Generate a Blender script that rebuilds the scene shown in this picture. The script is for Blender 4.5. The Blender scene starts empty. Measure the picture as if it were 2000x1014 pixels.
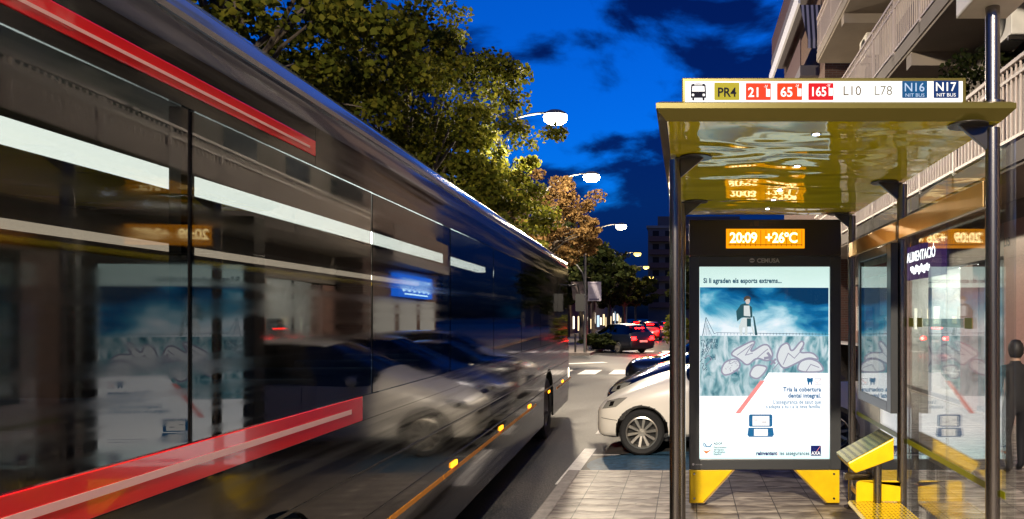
import bpy, bmesh, math, random
import numpy as np
from mathutils import Vector, Matrix
from mathutils.bvhtree import BVHTree
R = math.radians
random.seed(7)
S = bpy.context.scene
COL = S.collection
# ------------------------------------------------------------------ camera
cam_d = bpy.data.cameras.new('camera')
cam = bpy.data.objects.new('camera', cam_d); COL.objects.link(cam)
cam.location = (0, 0, 1.72); cam.rotation_euler = (R(90), 0, 0)
cam_d.sensor_width = 36; cam_d.lens = 25.2
cam_d.shift_x = -0.1715; cam_d.shift_y = 0.057
cam_d.clip_start = 0.05; cam_d.clip_end = 3000
S.camera = cam
S.view_settings.view_transform = 'Standard'; S.view_settings.look = 'None'
S.view_settings.exposure = 0; S.view_settings.gamma = 1
S.render.engine = 'CYCLES'
cy = S.cycles
cy.use_denoising = True
cy.max_bounces = 10; cy.transparent_max_bounces = 24; cy.glossy_bounces = 5; cy.transmission_bounces = 6
cy.sample_clamp_indirect = 6; cy.caustics_reflective = False; cy.caustics_refractive = False
# ------------------------------------------------------------------ world: dusk sky
W = bpy.data.worlds.new('World'); S.world = W; W.use_nodes = True
wt = W.node_tree; wn = wt.nodes; wl = wt.links
for n in list(wn): wn.remove(n)
def WN(t, **k):
    n = wn.new(t)
    for a, b in k.items(): setattr(n, a, b)
    return n
w_out = WN('ShaderNodeOutputWorld'); w_bg = WN('ShaderNodeBackground')
w_sky = WN('ShaderNodeTexSky', sky_type='NISHITA', sun_disc=False, sun_elevation=R(4), sun_rotation=R(200))
w_tc = WN('ShaderNodeTexCoord')
w_map = WN('ShaderNodeMapping'); w_map.inputs['Scale'].default_value = (1.0, 1.0, 2.1); w_map.inputs['Location'].default_value = (0.5, 2.48, -2.78)
w_n = WN('ShaderNodeTexNoise'); w_n.inputs['Scale'].default_value = 4.6; w_n.inputs['Detail'].default_value = 9; w_n.inputs['Roughness'].default_value = 0.54; w_n.inputs['Distortion'].default_value = 0.25
w_sep = WN('ShaderNodeSeparateXYZ')
w_el = WN('ShaderNodeMapRange'); w_el.inputs[1].default_value = 0.10; w_el.inputs[2].default_value = 0.46; w_el.inputs[3].default_value = 0.13; w_el.inputs[4].default_value = -0.115
w_add = WN('ShaderNodeMath', operation='ADD')
w_rmp = WN('ShaderNodeMapRange', interpolation_type='SMOOTHSTEP'); w_rmp.inputs[1].default_value = 0.43; w_rmp.inputs[2].default_value = 0.55
w_tint = WN('ShaderNodeMix', data_type='RGBA', blend_type='MULTIPLY'); w_tint.inputs[0].default_value = 1
w_tint.inputs[7].default_value = (0.005, 0.66, 3.4, 1)
w_cl = WN('ShaderNodeMix', data_type='RGBA', blend_type='MULTIPLY')
w_cl.inputs[7].default_value = (0.9, 0.10, 0.15, 1)
wl.new(w_tc.outputs['Generated'], w_map.inputs[0]); wl.new(w_map.outputs[0], w_n.inputs['Vector'])
wl.new(w_tc.outputs['Generated'], w_sep.inputs[0]); wl.new(w_sep.outputs[2], w_el.inputs[0])
wl.new(w_n.outputs[0], w_add.inputs[0]); wl.new(w_el.outputs[0], w_add.inputs[1])
wl.new(w_add.outputs[0], w_rmp.inputs[0])
wl.new(w_sky.outputs[0], w_tint.inputs[6])
w_hz = WN('ShaderNodeMapRange'); w_hz.inputs[1].default_value = 0.0; w_hz.inputs[2].default_value = 0.16; w_hm = WN('ShaderNodeMix', data_type='RGBA')
w_hm.inputs[6].default_value = (0.006, 0.24, 3.2, 1); w_hm.inputs[7].default_value = w_tint.inputs[7].default_value
wl.new(w_sep.outputs[2], w_hz.inputs[0]); wl.new(w_hz.outputs[0], w_hm.inputs[0]); wl.new(w_hm.outputs[2], w_tint.inputs[7])
wl.new(w_rmp.outputs[0], w_cl.inputs[0]); wl.new(w_tint.outputs[2], w_cl.inputs[6])
wl.new(w_cl.outputs[2], w_bg.inputs[0]); w_bg.inputs[1].default_value = 0.10
wl.new(w_bg.outputs[0], w_out.inputs[0])
LAMP_W = 6000.0
# ------------------------------------------------------------------ helpers
def at(px, py, Y): return ((px - 1343) * Y / 1400, Y, 1.72 - (py - 621) * Y / 1400)
MATS = {}
def mat(name, col=(.5, .5, .5), rough=.5, metal=0.0, spec=.5, emit=None, es=0, var=0, vscale=6, bump=0, bscale=40, ior=None, coat=0):
    if name in MATS: return MATS[name]
    m = bpy.data.materials.new(name); m.use_nodes = True
    nt = m.node_tree; b = nt.nodes['Principled BSDF']
    b.inputs['Base Color'].default_value = (*col, 1); b.inputs['Roughness'].default_value = rough
    b.inputs['Metallic'].default_value = metal; b.inputs['Specular IOR Level'].default_value = spec
    if ior: b.inputs['IOR'].default_value = ior
    if coat: b.inputs['Coat Weight'].default_value = coat; b.inputs['Coat Roughness'].default_value = .03
    if emit: b.inputs['Emission Color'].default_value = (*emit, 1); b.inputs['Emission Strength'].default_value = es
    if var or bump:
        tc = nt.nodes.new('ShaderNodeTexCoord')
    if var:
        n = nt.nodes.new('ShaderNodeTexNoise'); n.inputs['Scale'].default_value = vscale; n.inputs['Detail'].default_value = 6
        nt.links.new(tc.outputs['Object'], n.inputs['Vector'])
        r = nt.nodes.new('ShaderNodeMapRange'); r.inputs[1].default_value = .3; r.inputs[2].default_value = .7
        r.inputs[3].default_value = 1 - var; r.inputs[4].default_value = 1 + var
        nt.links.new(n.outputs[0], r.inputs[0])
        mx = nt.nodes.new('ShaderNodeMix'); mx.data_type = 'RGBA'; mx.blend_type = 'MULTIPLY'; mx.inputs[0].default_value = 1
        mx.inputs[6].default_value = (*col, 1); nt.links.new(r.outputs[0], mx.inputs[7])
        nt.links.new(mx.outputs[2], b.inputs['Base Color'])
    if bump:
        n2 = nt.nodes.new('ShaderNodeTexNoise'); n2.inputs['Scale'].default_value = bscale; n2.inputs['Detail'].default_value = 4
        nt.links.new(tc.outputs['Object'], n2.inputs['Vector'])
        bp = nt.nodes.new('ShaderNodeBump'); bp.inputs['Strength'].default_value = bump; bp.inputs['Distance'].default_value = .02
        nt.links.new(n2.outputs[0], bp.inputs['Height']); nt.links.new(bp.outputs[0], b.inputs['Normal'])
    MATS[name] = m
    return m
def glow(name, col, s):
    if name in MATS: return MATS[name]
    m = bpy.data.materials.new(name); m.use_nodes = True; nt = m.node_tree
    b = nt.nodes['Principled BSDF']; b.inputs['Base Color'].default_value = (*[min(.85, c) * .16 for c in col], 1); b.inputs['Roughness'].default_value = .8; b.inputs['Specular IOR Level'].default_value = .1
    b.inputs['Emission Color'].default_value = (*col, 1); b.inputs['Emission Strength'].default_value = s
    MATS[name] = m
    return m
def glassmat(name, tint, ior=1.5, rough=0.0):
    if name in MATS: return MATS[name]
    m = bpy.data.materials.new(name); m.use_nodes = True; nt = m.node_tree
    for n in list(nt.nodes): nt.nodes.remove(n)
    o = nt.nodes.new('ShaderNodeOutputMaterial'); mx = nt.nodes.new('ShaderNodeMixShader')
    t = nt.nodes.new('ShaderNodeBsdfTransparent'); g = nt.nodes.new('ShaderNodeBsdfGlossy'); f = nt.nodes.new('ShaderNodeFresnel')
    t.inputs[0].default_value = (*tint, 1); g.inputs['Roughness'].default_value = rough; f.inputs[0].default_value = ior
    g.inputs[0].default_value = (1, 1, 1, 1)
    ge = nt.nodes.new('ShaderNodeNewGeometry'); ma = nt.nodes.new('ShaderNodeMath'); ma.operation = 'MULTIPLY_ADD'; ma.inputs[1].default_value = -2; ma.inputs[2].default_value = 1
    pw = nt.nodes.new('ShaderNodeMath'); pw.operation = 'POWER'; pw.inputs[0].default_value = ior
    nt.links.new(ge.outputs['Backfacing'], ma.inputs[0]); nt.links.new(ma.outputs[0], pw.inputs[1]); nt.links.new(pw.outputs[0], f.inputs[0])   # same reflectance on both faces of the pane
    nt.links.new(f.outputs[0], mx.inputs[0]); nt.links.new(t.outputs[0], mx.inputs[1]); nt.links.new(g.outputs[0], mx.inputs[2])
    nt.links.new(mx.outputs[0], o.inputs[0]); MATS[name] = m
    return m
class MB:
    def __init__(s): s.v = []; s.f = []; s.m = []
    def add(s, vs, fs, mi=0):
        b = len(s.v); s.v += [tuple(p) for p in vs]
        for f in fs: s.f.append([b + i for i in f]); s.m.append(mi)
        return s
    def box(s, x0, x1, y0, y1, z0, z1, mi=0, M=None):
        vs = [Vector((x, y, z)) for z in (z0, z1) for y in (y0, y1) for x in (x0, x1)]
        if M is not None: vs = [M @ p for p in vs]
        return s.add(vs, [(0, 2, 3, 1), (4, 5, 7, 6), (0, 1, 5, 4), (2, 6, 7, 3), (0, 4, 6, 2), (1, 3, 7, 5)], mi)
    def cyl(s, p0, p1, r0, r1=None, n=16, mi=0, caps=True):
        r1 = r0 if r1 is None else r1
        p0 = Vector(p0); p1 = Vector(p1); d = (p1 - p0).normalized()
        a = d.orthogonal().normalized(); b = d.cross(a)
        vs = [p + (a * math.cos(2 * math.pi * i / n) + b * math.sin(2 * math.pi * i / n)) * r for p, r in ((p0, r0), (p1, r1)) for i in range(n)]
        fs = [(i, (i + 1) % n, n + (i + 1) % n, n + i) for i in range(n)]
        if caps: fs += [tuple(range(n - 1, -1, -1)), tuple(range(n, 2 * n))]
        return s.add(vs, fs, mi)
    def tube(s, pts, r, n=10, mi=0):
        pts = [Vector(p) for p in pts]; rs = r if isinstance(r, (list, tuple)) else [r] * len(pts)
        ref = None; vs = []
        for i, p in enumerate(pts):
            d = (pts[min(i + 1, len(pts) - 1)] - pts[max(i - 1, 0)]).normalized()
            a = (d.orthogonal() if ref is None else (ref - d * ref.dot(d))).normalized(); ref = a; b = d.cross(a)
            vs += [p + (a * math.cos(2 * math.pi * k / n) + b * math.sin(2 * math.pi * k / n)) * rs[i] for k in range(n)]
        fs = [(i * n + k, i * n + (k + 1) % n, (i + 1) * n + (k + 1) % n, (i + 1) * n + k) for i in range(len(pts) - 1) for k in range(n)]
        fs += [tuple(range(n - 1, -1, -1)), tuple(range((len(pts) - 1) * n, len(pts) * n))]
        return s.add(vs, fs, mi)
    def prism(s, poly, f, d0, d1, mi=0):
        n = len(poly)
        vs = [f(u, v, d0) for u, v in poly] + [f(u, v, d1) for u, v in poly]
        return s.add(vs, [tuple(range(n)), tuple(range(2 * n - 1, n - 1, -1))] + [(i, n + i, n + (i + 1) % n, (i + 1) % n) for i in range(n)], mi)
    def poly(s, pts, mi=0): return s.add(pts, [tuple(range(len(pts)))], mi)
    def lathe(s, prof, f, n=32, mi=0, closed=False):
        k = len(prof); vs = [f(r, a, 2 * math.pi * i / n) for i in range(n) for r, a in prof]
        fs = [(i * k + j, ((i + 1) % n) * k + j, ((i + 1) % n) * k + (j + 1) % k, i * k + (j + 1) % k) for i in range(n) for j in range(k if closed else k - 1)]
        return s.add(vs, fs, mi)
    def text(s, t, f, size, mi=0, align='LEFT', off=0.0, sx=1.0, space=1.0):
        vs, fs = text_geo(t, size, align, off, space)
        return s.add([f(u * sx, v) for u, v in vs], fs, mi)
    def build(s, name, mats, parent=None, smooth=None, bevel=0, fix=True):
        me = bpy.data.meshes.new(name); me.from_pydata(s.v, [], s.f)
        mats = mats if isinstance(mats, (list, tuple)) else [mats]
        for m in mats: me.materials.append(m)
        me.polygons.foreach_set('material_index', s.m); me.update()
        if fix:
            bm = bmesh.new(); bm.from_mesh(me); bmesh.ops.recalc_face_normals(bm, faces=bm.faces); bm.to_mesh(me); bm.free()
        if smooth:
            me.polygons.foreach_set('use_smooth', [True] * len(me.polygons)); me.set_sharp_from_angle(angle=R(smooth))
        o = bpy.data.objects.new(name, me); COL.objects.link(o)
        if bevel:
            b = o.modifiers.new('bevel', 'BEVEL'); b.width = bevel; b.segments = 2; b.limit_method = 'ANGLE'; b.angle_limit = R(40)
        if parent is not None:
            o.parent = parent
            if 'wb' in parent.keys(): o.location = -Vector(parent['wb'])
            elif parent.type == 'MESH': o.location = (0, 0, 0)
        return o
TXT = {}
def text_geo(t, size, align, off, space):
    c = bpy.data.curves.new('t', 'FONT'); c.body = t; c.size = size; c.align_x = align; c.offset = off; c.space_character = space; c.resolution_u = 3
    o = bpy.data.objects.new('t', c); COL.objects.link(o)
    dg = bpy.context.evaluated_depsgraph_get(); me = bpy.data.meshes.new_from_object(o.evaluated_get(dg))
    vs = [(v.co.x, v.co.y) for v in me.vertices]; fs = [tuple(p.vertices) for p in me.polygons]
    bpy.data.objects.remove(o); bpy.data.curves.remove(c); bpy.data.meshes.remove(me)
    return vs, fs
def tag(o, label=None, cat=None, group=None, kind=None):
    if label: o['label'] = label
    if cat: o['category'] = cat
    if group: o['group'] = group
    if kind: o['kind'] = kind
    return o
def thing(name, label, cat, loc=(0, 0, 0), rz=0, group=None, local=False):
    """Empty at the base; parts use world coordinates unless local=True"""
    o = bpy.data.objects.new(name, None); COL.objects.link(o); o.location = loc; o.rotation_euler = (0, 0, rz); o.empty_display_size = .2
    if not local: o['wb'] = loc
    return tag(o, label, cat, group)
def copy_tree(o, parent=None):
    c = o.copy(); COL.objects.link(c)
    if parent is not None: c.parent = parent; c.matrix_parent_inverse = o.matrix_parent_inverse
    for ch in list(KIDS(o)): copy_tree(ch, c)
    return c
def KIDS(o): return [x for x in bpy.data.objects if x.parent == o]
XZ = lambda y: (lambda u, v, d=0: (u, y + d, v))
def arc(cx, cz, r, a0, a1, n=12): return [(cx + r * math.cos(R(a0 + (a1 - a0) * i / n)), cz + r * math.sin(R(a0 + (a1 - a0) * i / n))) for i in range(n + 1)]
def rrect(x0, x1, z0, z1, r, n=5):
    return arc(x1 - r, z0 + r, r, -90, 0, n) + arc(x1 - r, z1 - r, r, 0, 90, n) + arc(x0 + r, z1 - r, r, 90, 180, n) + arc(x0 + r, z0 + r, r, 180, 270, n)
def nodes(m): return m.node_tree.nodes, m.node_tree.links
# ------------------------------------------------------------------ common materials
STEEL = mat('brushed_steel', (.24, .225, .21), .27, 1.0, bump=.02, bscale=120)
DSTEEL = mat('dark_bracket', (.09, .085, .08), .3, .8)
OLIVE = mat('olive_gold_paint', (.11, .092, .016), .28, .45)
YEL = mat('yellow_paint', (.78, .52, .004), .36, 0, var=.13, vscale=7, bump=.06, bscale=30)
GREY = mat('dark_grey_frame', (.06, .064, .068), .32, .3, bump=.03, bscale=200)
BRONZE = mat('dark_bronze_frame', (.055, .045, .036), .3, .4)
BLACK = mat('black_plastic', (.012, .012, .013), .45)
RUBBER = mat('rubber', (.018, .018, .018), .75, bump=.1, bscale=60)
CHROME = mat('chrome', (.75, .75, .74), .12, 1)
WHITEP = mat('white_metal_paint', (.7, .68, .64), .4, var=.08)
GLASS = glassmat('shelter_glass', (.95, .975, .965), 1.85)
# ------------------------------------------------------------------ ground
def asphalt():
    m = mat('asphalt', (.05, .047, .045), .62, spec=.4)
    n, l = nodes(m); b = n['Principled BSDF']; tc = n.new('ShaderNodeTexCoord')
    a = n.new('ShaderNodeTexNoise'); a.inputs['Scale'].default_value = 55; a.inputs['Detail'].default_value = 3
    c = n.new('ShaderNodeTexNoise'); c.inputs['Scale'].default_value = .7; c.inputs['Detail'].default_value = 5
    l.new(tc.outputs['Object'], a.inputs['Vector']); l.new(tc.outputs['Object'], c.inputs['Vector'])
    mm = n.new('ShaderNodeMath'); mm.operation = 'MULTIPLY'; l.new(a.outputs[0], mm.inputs[0]); l.new(c.outputs[0], mm.inputs[1])
    r = n.new('ShaderNodeValToRGB'); r.color_ramp.elements[0].position = .16; r.color_ramp.elements[0].color = (.010, .0155, .0155, 1)
    r.color_ramp.elements[1].position = .34; r.color_ramp.elements[1].color = (.078, .071, .066, 1)
    l.new(mm.outputs[0], r.inputs[0]); l.new(r.outputs[0], b.inputs['Base Color'])
    rr = n.new('ShaderNodeMapRange'); rr.inputs[3].default_value = .42; rr.inputs[4].default_value = .75; l.new(c.outputs[0], rr.inputs[0]); l.new(rr.outputs[0], b.inputs['Roughness'])
    bp = n.new('ShaderNodeBump'); bp.inputs['Strength'].default_value = .5; bp.inputs['Distance'].default_value = .01
    l.new(a.outputs[0], bp.inputs['Height']); l.new(bp.outputs[0], b.inputs['Normal'])
    return m
def paving():
    m = mat('paving_slabs', (.3, .26, .22), .5, spec=.45)
    n, l = nodes(m); b = n['Principled BSDF']; tc = n.new('ShaderNodeTexCoord'); sp = n.new('ShaderNodeSeparateXYZ'); l.new(tc.outputs['Object'], sp.inputs[0])
    def M(op, a, b_=None, **k):
        q = n.new('ShaderNodeMath'); q.operation = op
        for i, x in enumerate((a, b_)):
            if x is None: continue
            if isinstance(x, (int, float)): q.inputs[i].default_value = x
            else: l.new(x, q.inputs[i])
        return q.outputs[0]
    no = n.new('ShaderNodeTexNoise'); no.inputs['Scale'].default_value = 4.5; no.inputs['Detail'].default_value = 6
    mp = n.new('ShaderNodeMapping'); mp.inputs['Scale'].default_value = (1, 3.2, 1); l.new(tc.outputs['Object'], mp.inputs[0]); l.new(mp.outputs[0], no.inputs['Vector'])
    ux = M('FRACT', M('DIVIDE', M('ADD', sp.outputs[0], 1.36 + .36 * 20), .36))
    gx = M('LESS_THAN', M('ABSOLUTE', M('SUBTRACT', ux, .5)), .488)       # 0 in groove
    wob = M('MULTIPLY', M('SUBTRACT', no.outputs[0], .5), .30)
    uy = M('FRACT', M('DIVIDE', M('ADD', M('ADD', sp.outputs[1], wob), 40), .235))
    ridge = M('PINGPONG', uy, .5)
    uy2 = M('FRACT', M('DIVIDE', M('ADD', sp.outputs[1], 40.1), .94))
    gy = M('LESS_THAN', M('ABSOLUTE', M('SUBTRACT', uy2, .5)), .495)
    gro = M('MULTIPLY', gx, gy)
    r = n.new('ShaderNodeValToRGB'); r.color_ramp.elements[0].position = .36; r.color_ramp.elements[0].color = (.15, .12, .095, 1)
    r.color_ramp.elements[1].position = .64; r.color_ramp.elements[1].color = (.60, .53, .44, 1)
    mixv = M('ADD', M('MULTIPLY', no.outputs[0], .75), M('MULTIPLY', ridge, .3)); l.new(mixv, r.inputs[0])
    mx = n.new('ShaderNodeMix'); mx.data_type = 'RGBA'; mx.inputs[6].default_value = (.025, .022, .02, 1); l.new(gro, mx.inputs[0]); l.new(r.outputs[0], mx.inputs[7])
    wc = n.new('ShaderNodeTexWhiteNoise'); wc.noise_dimensions = '2D'
    cb = n.new('ShaderNodeCombineXYZ'); l.new(M('FLOOR', M('DIVIDE', M('ADD', sp.outputs[0], 1.36 + .36 * 20), .36)), cb.inputs[0]); l.new(M('FLOOR', M('DIVIDE', M('ADD', sp.outputs[1], 40.1), .94)), cb.inputs[1])
    l.new(cb.outputs[0], wc.inputs['Vector'])
    mr = n.new('ShaderNodeMapRange'); mr.inputs[3].default_value = .72; mr.inputs[4].default_value = 1.08; l.new(wc.outputs['Value'], mr.inputs[0])
    m2 = n.new('ShaderNodeMix'); m2.data_type = 'RGBA'; m2.blend_type = 'MULTIPLY'; m2.inputs[0].default_value = 1; l.new(mx.outputs[2], m2.inputs[6]); l.new(mr.outputs[0], m2.inputs[7])
    vo = n.new('ShaderNodeTexVoronoi'); vo.inputs['Scale'].default_value = 2.6; l.new(tc.outputs['Object'], vo.inputs['Vector'])
    gum = M('GREATER_THAN', vo.outputs['Distance'], .055); st_ = n.new('ShaderNodeTexNoise'); st_.inputs['Scale'].default_value = 1.1; st_.inputs['Detail'].default_value = 7; l.new(tc.outputs['Object'], st_.inputs['Vector'])
    sm = n.new('ShaderNodeMapRange'); sm.inputs[1].default_value = .36; sm.inputs[2].default_value = .6; sm.inputs[3].default_value = .7; sm.inputs[4].default_value = 1; l.new(st_.outputs[0], sm.inputs[0])
    dirt = M('MULTIPLY', sm.outputs[0], M('MAXIMUM', gum, .45)); m3_ = n.new('ShaderNodeMix'); m3_.data_type = 'RGBA'; m3_.blend_type = 'MULTIPLY'; m3_.inputs[0].default_value = 1
    l.new(m2.outputs[2], m3_.inputs[6]); l.new(dirt, m3_.inputs[7]); l.new(m3_.outputs[2], b.inputs['Base Color'])
    bp = n.new('ShaderNodeBump'); bp.inputs['Strength'].default_value = .9; bp.inputs['Distance'].default_value = .02
    l.new(M('ADD', M('ADD', M('MULTIPLY', ridge, .8), M('MULTIPLY', gro, .8)), M('MULTIPLY', no.outputs[0], .6)), bp.inputs['Height']); l.new(bp.outputs[0], b.inputs['Normal'])
    return m
ASPH = asphalt(); PAVE = paving()
RZ = -.17                                              # road level
g = MB().box(-600, 600, -300, 1200, RZ - .3, RZ); tag(g.build('road', ASPH), kind='structure')
KX = -1.35
pv = MB()
pv.box(KX + .14, 6.2, -12, 8.1, RZ - .05, 0); pv.box(3.35, 6.2, 8.1, 24, RZ - .05, 0)
pv.box(3.35, 60, 42, 200, RZ - .05, 0)
tag(pv.build('pavement', PAVE), kind='structure')
KERB = mat('kerb_stone', (.27, .245, .22), .6, var=.25, vscale=9, bump=.2, bscale=30)
kb = MB(); kb.box(KX, KX + .138, -12, 8.1, RZ - .05, .004)
for i in range(0): pass
kb.box(3.2, 3.348, 8.1, 24, RZ - .05, .004)
tag(kb.build('kerb', KERB, bevel=.015), kind='structure')
md = MB(); md.box(-40, -4.9, 36, 200, RZ - .05, -.04)
tag(md.build('median', mat('median_paving', (.2, .17, .15), .7, var=.2)), kind='structure')
# markings
MARK = mat('road_paint', (.72, .70, .66), .55, var=.22, vscale=14, bump=.2, bscale=60)
mk = MB(); zt = RZ + .004
def strip(mb, x0, y0, x1, y1, w, z=zt):
    d = Vector((x1 - x0, y1 - y0)).normalized(); q = Vector((-d.y, d.x)) * w / 2
    mb.poly([(x0 - q.x, y0 - q.y, z), (x1 - q.x, y1 - q.y, z), (x1 + q.x, y1 + q.y, z), (x0 + q.x, y0 + q.y, z)])
strip(mk, -1.42, 8.12, -1.40, 10.35, .17); strip(mk, -1.31, 9.87, 3.2, 9.87, .07)
for k in range(1, 5):
    strip(mk, -1.42, 9.87 + 2.3 * k - .5, -1.42, 9.87 + 2.3 * k + .5, .16); strip(mk, -1.33, 9.87 + 2.3 * k, 3.2, 9.87 + 2.3 * k, .07)
tag(mk.build('bay_markings', MARK, fix=False), kind='structure')
BLUEM = mat('worn_blue_paint', (.035, .10, .17), .6, var=.5, vscale=12)
bl = MB(); pts = [(-.15 + 1.15 * math.cos(R(a)), 9.25 + .88 * math.sin(R(a)), zt) for a in range(0, 360, 12)]
bl.poly(pts); tag(bl.build('blue_bay_symbol', BLUEM, fix=False), kind='structure')
cw = MB()
for i in range(12):
    x = -7.6 + 1.05 * i; strip(cw, x, 24.0, x, 26.0, .62)
for i in range(8):
    x = -4.3 + 1.05 * i; strip(cw, x, 39.3, x, 41.2, .6)
strip(cw, -6.5, 28.4, -3.5, 30.5, .5)
tag(cw.build('crosswalk', MARK, fix=False), kind='structure')
# ------------------------------------------------------------------ bus shelter
sh = thing('bus_shelter', 'steel and glass bus shelter with glossy yellow roof and lit route sign', 'bus shelter', (.72, 5.0, 0))
def roofmat():
    m = mat('yellow_gloss_roof', (.80, .72, .006), .03, 0, ior=2.0)
    n, l = nodes(m); b = n['Principled BSDF']; tc = n.new('ShaderNodeTexCoord'); mp = n.new('ShaderNodeMapping'); mp.inputs['Scale'].default_value = (.75, 1.5, 1)
    no = n.new('ShaderNodeTexNoise'); no.inputs['Scale'].default_value = 1.9; no.inputs['Detail'].default_value = 1.2; no.inputs['Distortion'].default_value = .5
    l.new(tc.outputs['Object'], mp.inputs[0]); l.new(mp.outputs[0], no.inputs['Vector'])
    bp = n.new('ShaderNodeBump'); bp.inputs['Strength'].default_value = .27; bp.inputs['Distance'].default_value = .10
    l.new(no.outputs[0], bp.inputs['Height']); l.new(bp.outputs[0], b.inputs['Normal'])
    return m
# roof: trapezoid section, wide top lip and a lower glossy ceiling
x0, x1, yn, yf, zt_, zl, zb_ = -.15, 1.56, 3.40, 6.62, 2.752, 2.715, 2.665
rf = MB()
def ring(i, z): return [(x0 + i, yn + i, z), (x1 - i, yn + i, z), (x1 - i, yf - i, z), (x0 + i, yf - i, z)]
vs = ring(.02, zt_) + ring(0, zt_ - .012) + ring(0, zl) + ring(.05, zb_)
fs = [(0, 1, 2, 3)]
for a in range(3): fs += [(a * 4 + i, a * 4 + (i + 1) % 4, a * 4 + 4 + (i + 1) % 4, a * 4 + 4 + i) for i in range(4)]
rf.add(vs, fs); rfo = rf.build('roof', OLIVE, sh)
MB().poly(ring(.051, zb_ + .0)[::-1]).build('ceiling_panel', roofmat(), sh)
LED = glow('led_spot', (.75, .86, 1), 9)
for (x, y) in ((.66, 3.68), (.68, 4.45), (.68, 5.30), (.685, 5.72), (.69, 6.2)):
    d = MB(); d.cyl((x, y, zb_ + .01), (x, y, zb_ - .004), .028, n=20); dl = d.build('ceiling_light', CHROME, sh, 40)
    e = MB(); e.cyl((x, y, zb_ - .004), (x, y, zb_ - .006), .018, n=16); o = e.build('diffuser', LED, sh)
    o.parent = dl; o.location = (0, 0, 0)
def post(x, y, top, sgn, zg=0):
    p = MB(); p.cyl((x, y, zg), (x, y, top), .034, n=24); p.cyl((x, y, zg), (x, y, zg + .012), .07, n=24)
    o = p.build('post', STEEL, sh, 40)
    q = MB(); q.prism([(x + sgn * .0, zb_ - .006), (x + sgn * .17, zb_ - .006), (x + sgn * .15, zb_ - .024), (x + sgn * .03, zb_ - .125), (x, zb_ - .14)], lambda u, v, d: (u, y + d, v), -.012, .012)
    q.cyl((x + sgn * .12, y, zb_ - .009), (x + sgn * .12, y, zb_ - .002), .095, n=28)
    c = q.build('bracket', DSTEEL, sh, 40, bevel=.003); c.parent = o; c.location = (0, 0, 0)
for y in (3.5, 4.98, 6.5): post(1.489, y, zb_ - .02, -1)
for x, y in ((-.072, 4.2), (-.05, 5.8)): post(x, y, zb_ - .02, 1)
# stop sign mast over the near post
ms = MB(); ms.cyl((1.489, 3.5, zt_ + .001), (1.489, 3.5, 3.30), .034, n=24); ms.cyl((1.489, 3.5, zt_ + .001), (1.489, 3.5, zt_ + .02), .055, n=24)
mso = ms.build('sign_mast', STEEL, sh, 40)
sb = MB(); sb.box(1.36, 1.62, 3.36, 3.64, 3.235, 3.62); sbo = sb.build('stop_sign', WHITEP, sh, bevel=.012)
sf = MB(); sf.poly([(1.375, 3.357, 3.25), (1.605, 3.357, 3.25), (1.605, 3.357, 3.61), (1.375, 3.357, 3.61)]); o = sf.build('sign_face', glow('sign_face_white', (.85, .9, 1), .8), sh); o.parent = sbo; o.location = (0, 0, 0)
sf = MB(); sf.add([(1.375, 3.354, 3.25), (1.455, 3.354, 3.25), (1.405, 3.354, 3.29), (1.375, 3.354, 3.33)], [(0, 1, 2, 3)]); o = sf.build('blue_corner', glow('sign_blue', (.01, .12, .35), .7), sh); o.parent = sbo; o.location = (0, 0, 0)
# glass wall, rails
def pane(y0, y1, z0, z1, name='glass_pane'):
    MB().box(1.53, 1.54, y0, y1, z0, z1).build(name, GLASS, sh)
for (a, b_) in ((3.36, 4.235), (4.245, 4.965), (5.0, 5.735), (5.745, 6.49)):
    pane(a, b_, .14, 2.56)
RAIL = mat('amber_tinted_aluminium', (.66, .43, .18), .30, .9, var=.1, vscale=4, bump=.03, bscale=80)  # orange reflection of the clock display is put into the aluminium's colour
for (a, b_) in ((3.535, 4.945), (5.015, 6.465)):
    MB().box(1.455, 1.487, a, b_, 2.265, 2.395).build('rail', RAIL, sh, bevel=.004)
    MB().box(1.47, 1.5, a, b_, .17, .21).build('lower_rail', RAIL, sh, bevel=.004)
STRIPE = mat('lime_sticker', (.26, .27, .0), .4)
OL2 = mat('olive_sticker', (.12, .12, .01), .5)
MB().box(1.526, 1.5285, 3.45, 6.48, .845, .88).build('safety_stripe', STRIPE, sh)
for yy in (3.9, 4.72, 4.90, 5.2, 5.95): MB().box(1.526, 1.5285, yy - .05, yy + .05, 1.66, 1.72).build('safety_marker', OL2, sh)
MB().box(1.5265, 1.5285, 3.97, 4.65, 1.665, 1.715).build('frosted_band', glassmat('frost', (.78, .85, .82), 1.3, .3), sh)
# information panel in the far bay
ip = MB(); X0 = 1.40
ip.box(X0, X0 + .05, 4.94, 5.04, 1.06, 2.24); ip.box(X0, X0 + .05, 5.82, 5.88, 1.06, 2.24); ip.box(X0, X0 + .05, 5.041, 5.819, 2.17, 2.24); ip.box(X0, X0 + .05, 5.041, 5.819, 1.06, 1.13)
ipo = ip.build('information_panel', GREY, sh, bevel=.004)
PAPER = mat('map_paper', (.42, .46, .42), .6, var=.16, vscale=11)
PAPW = mat('white_paper', (.75, .76, .74), .6, var=.04)
MAPB = mat('map_blue', (.10, .28, .36), .6, var=.4, vscale=9)
REDP = mat('dark_red_paper', (.22, .03, .025), .6)
INK = mat('ink', (.02, .025, .04), .6)
XW = lambda x: (lambda u, v, d=0: (x - d, -u, v))           # face seen from -X: u runs to -Y
def xq(mb, x, y0, y1, z0, z1, mi=0): mb.poly([(x, y0, z0), (x, y0, z1), (x, y1, z1), (x, y1, z0)], mi)
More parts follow.
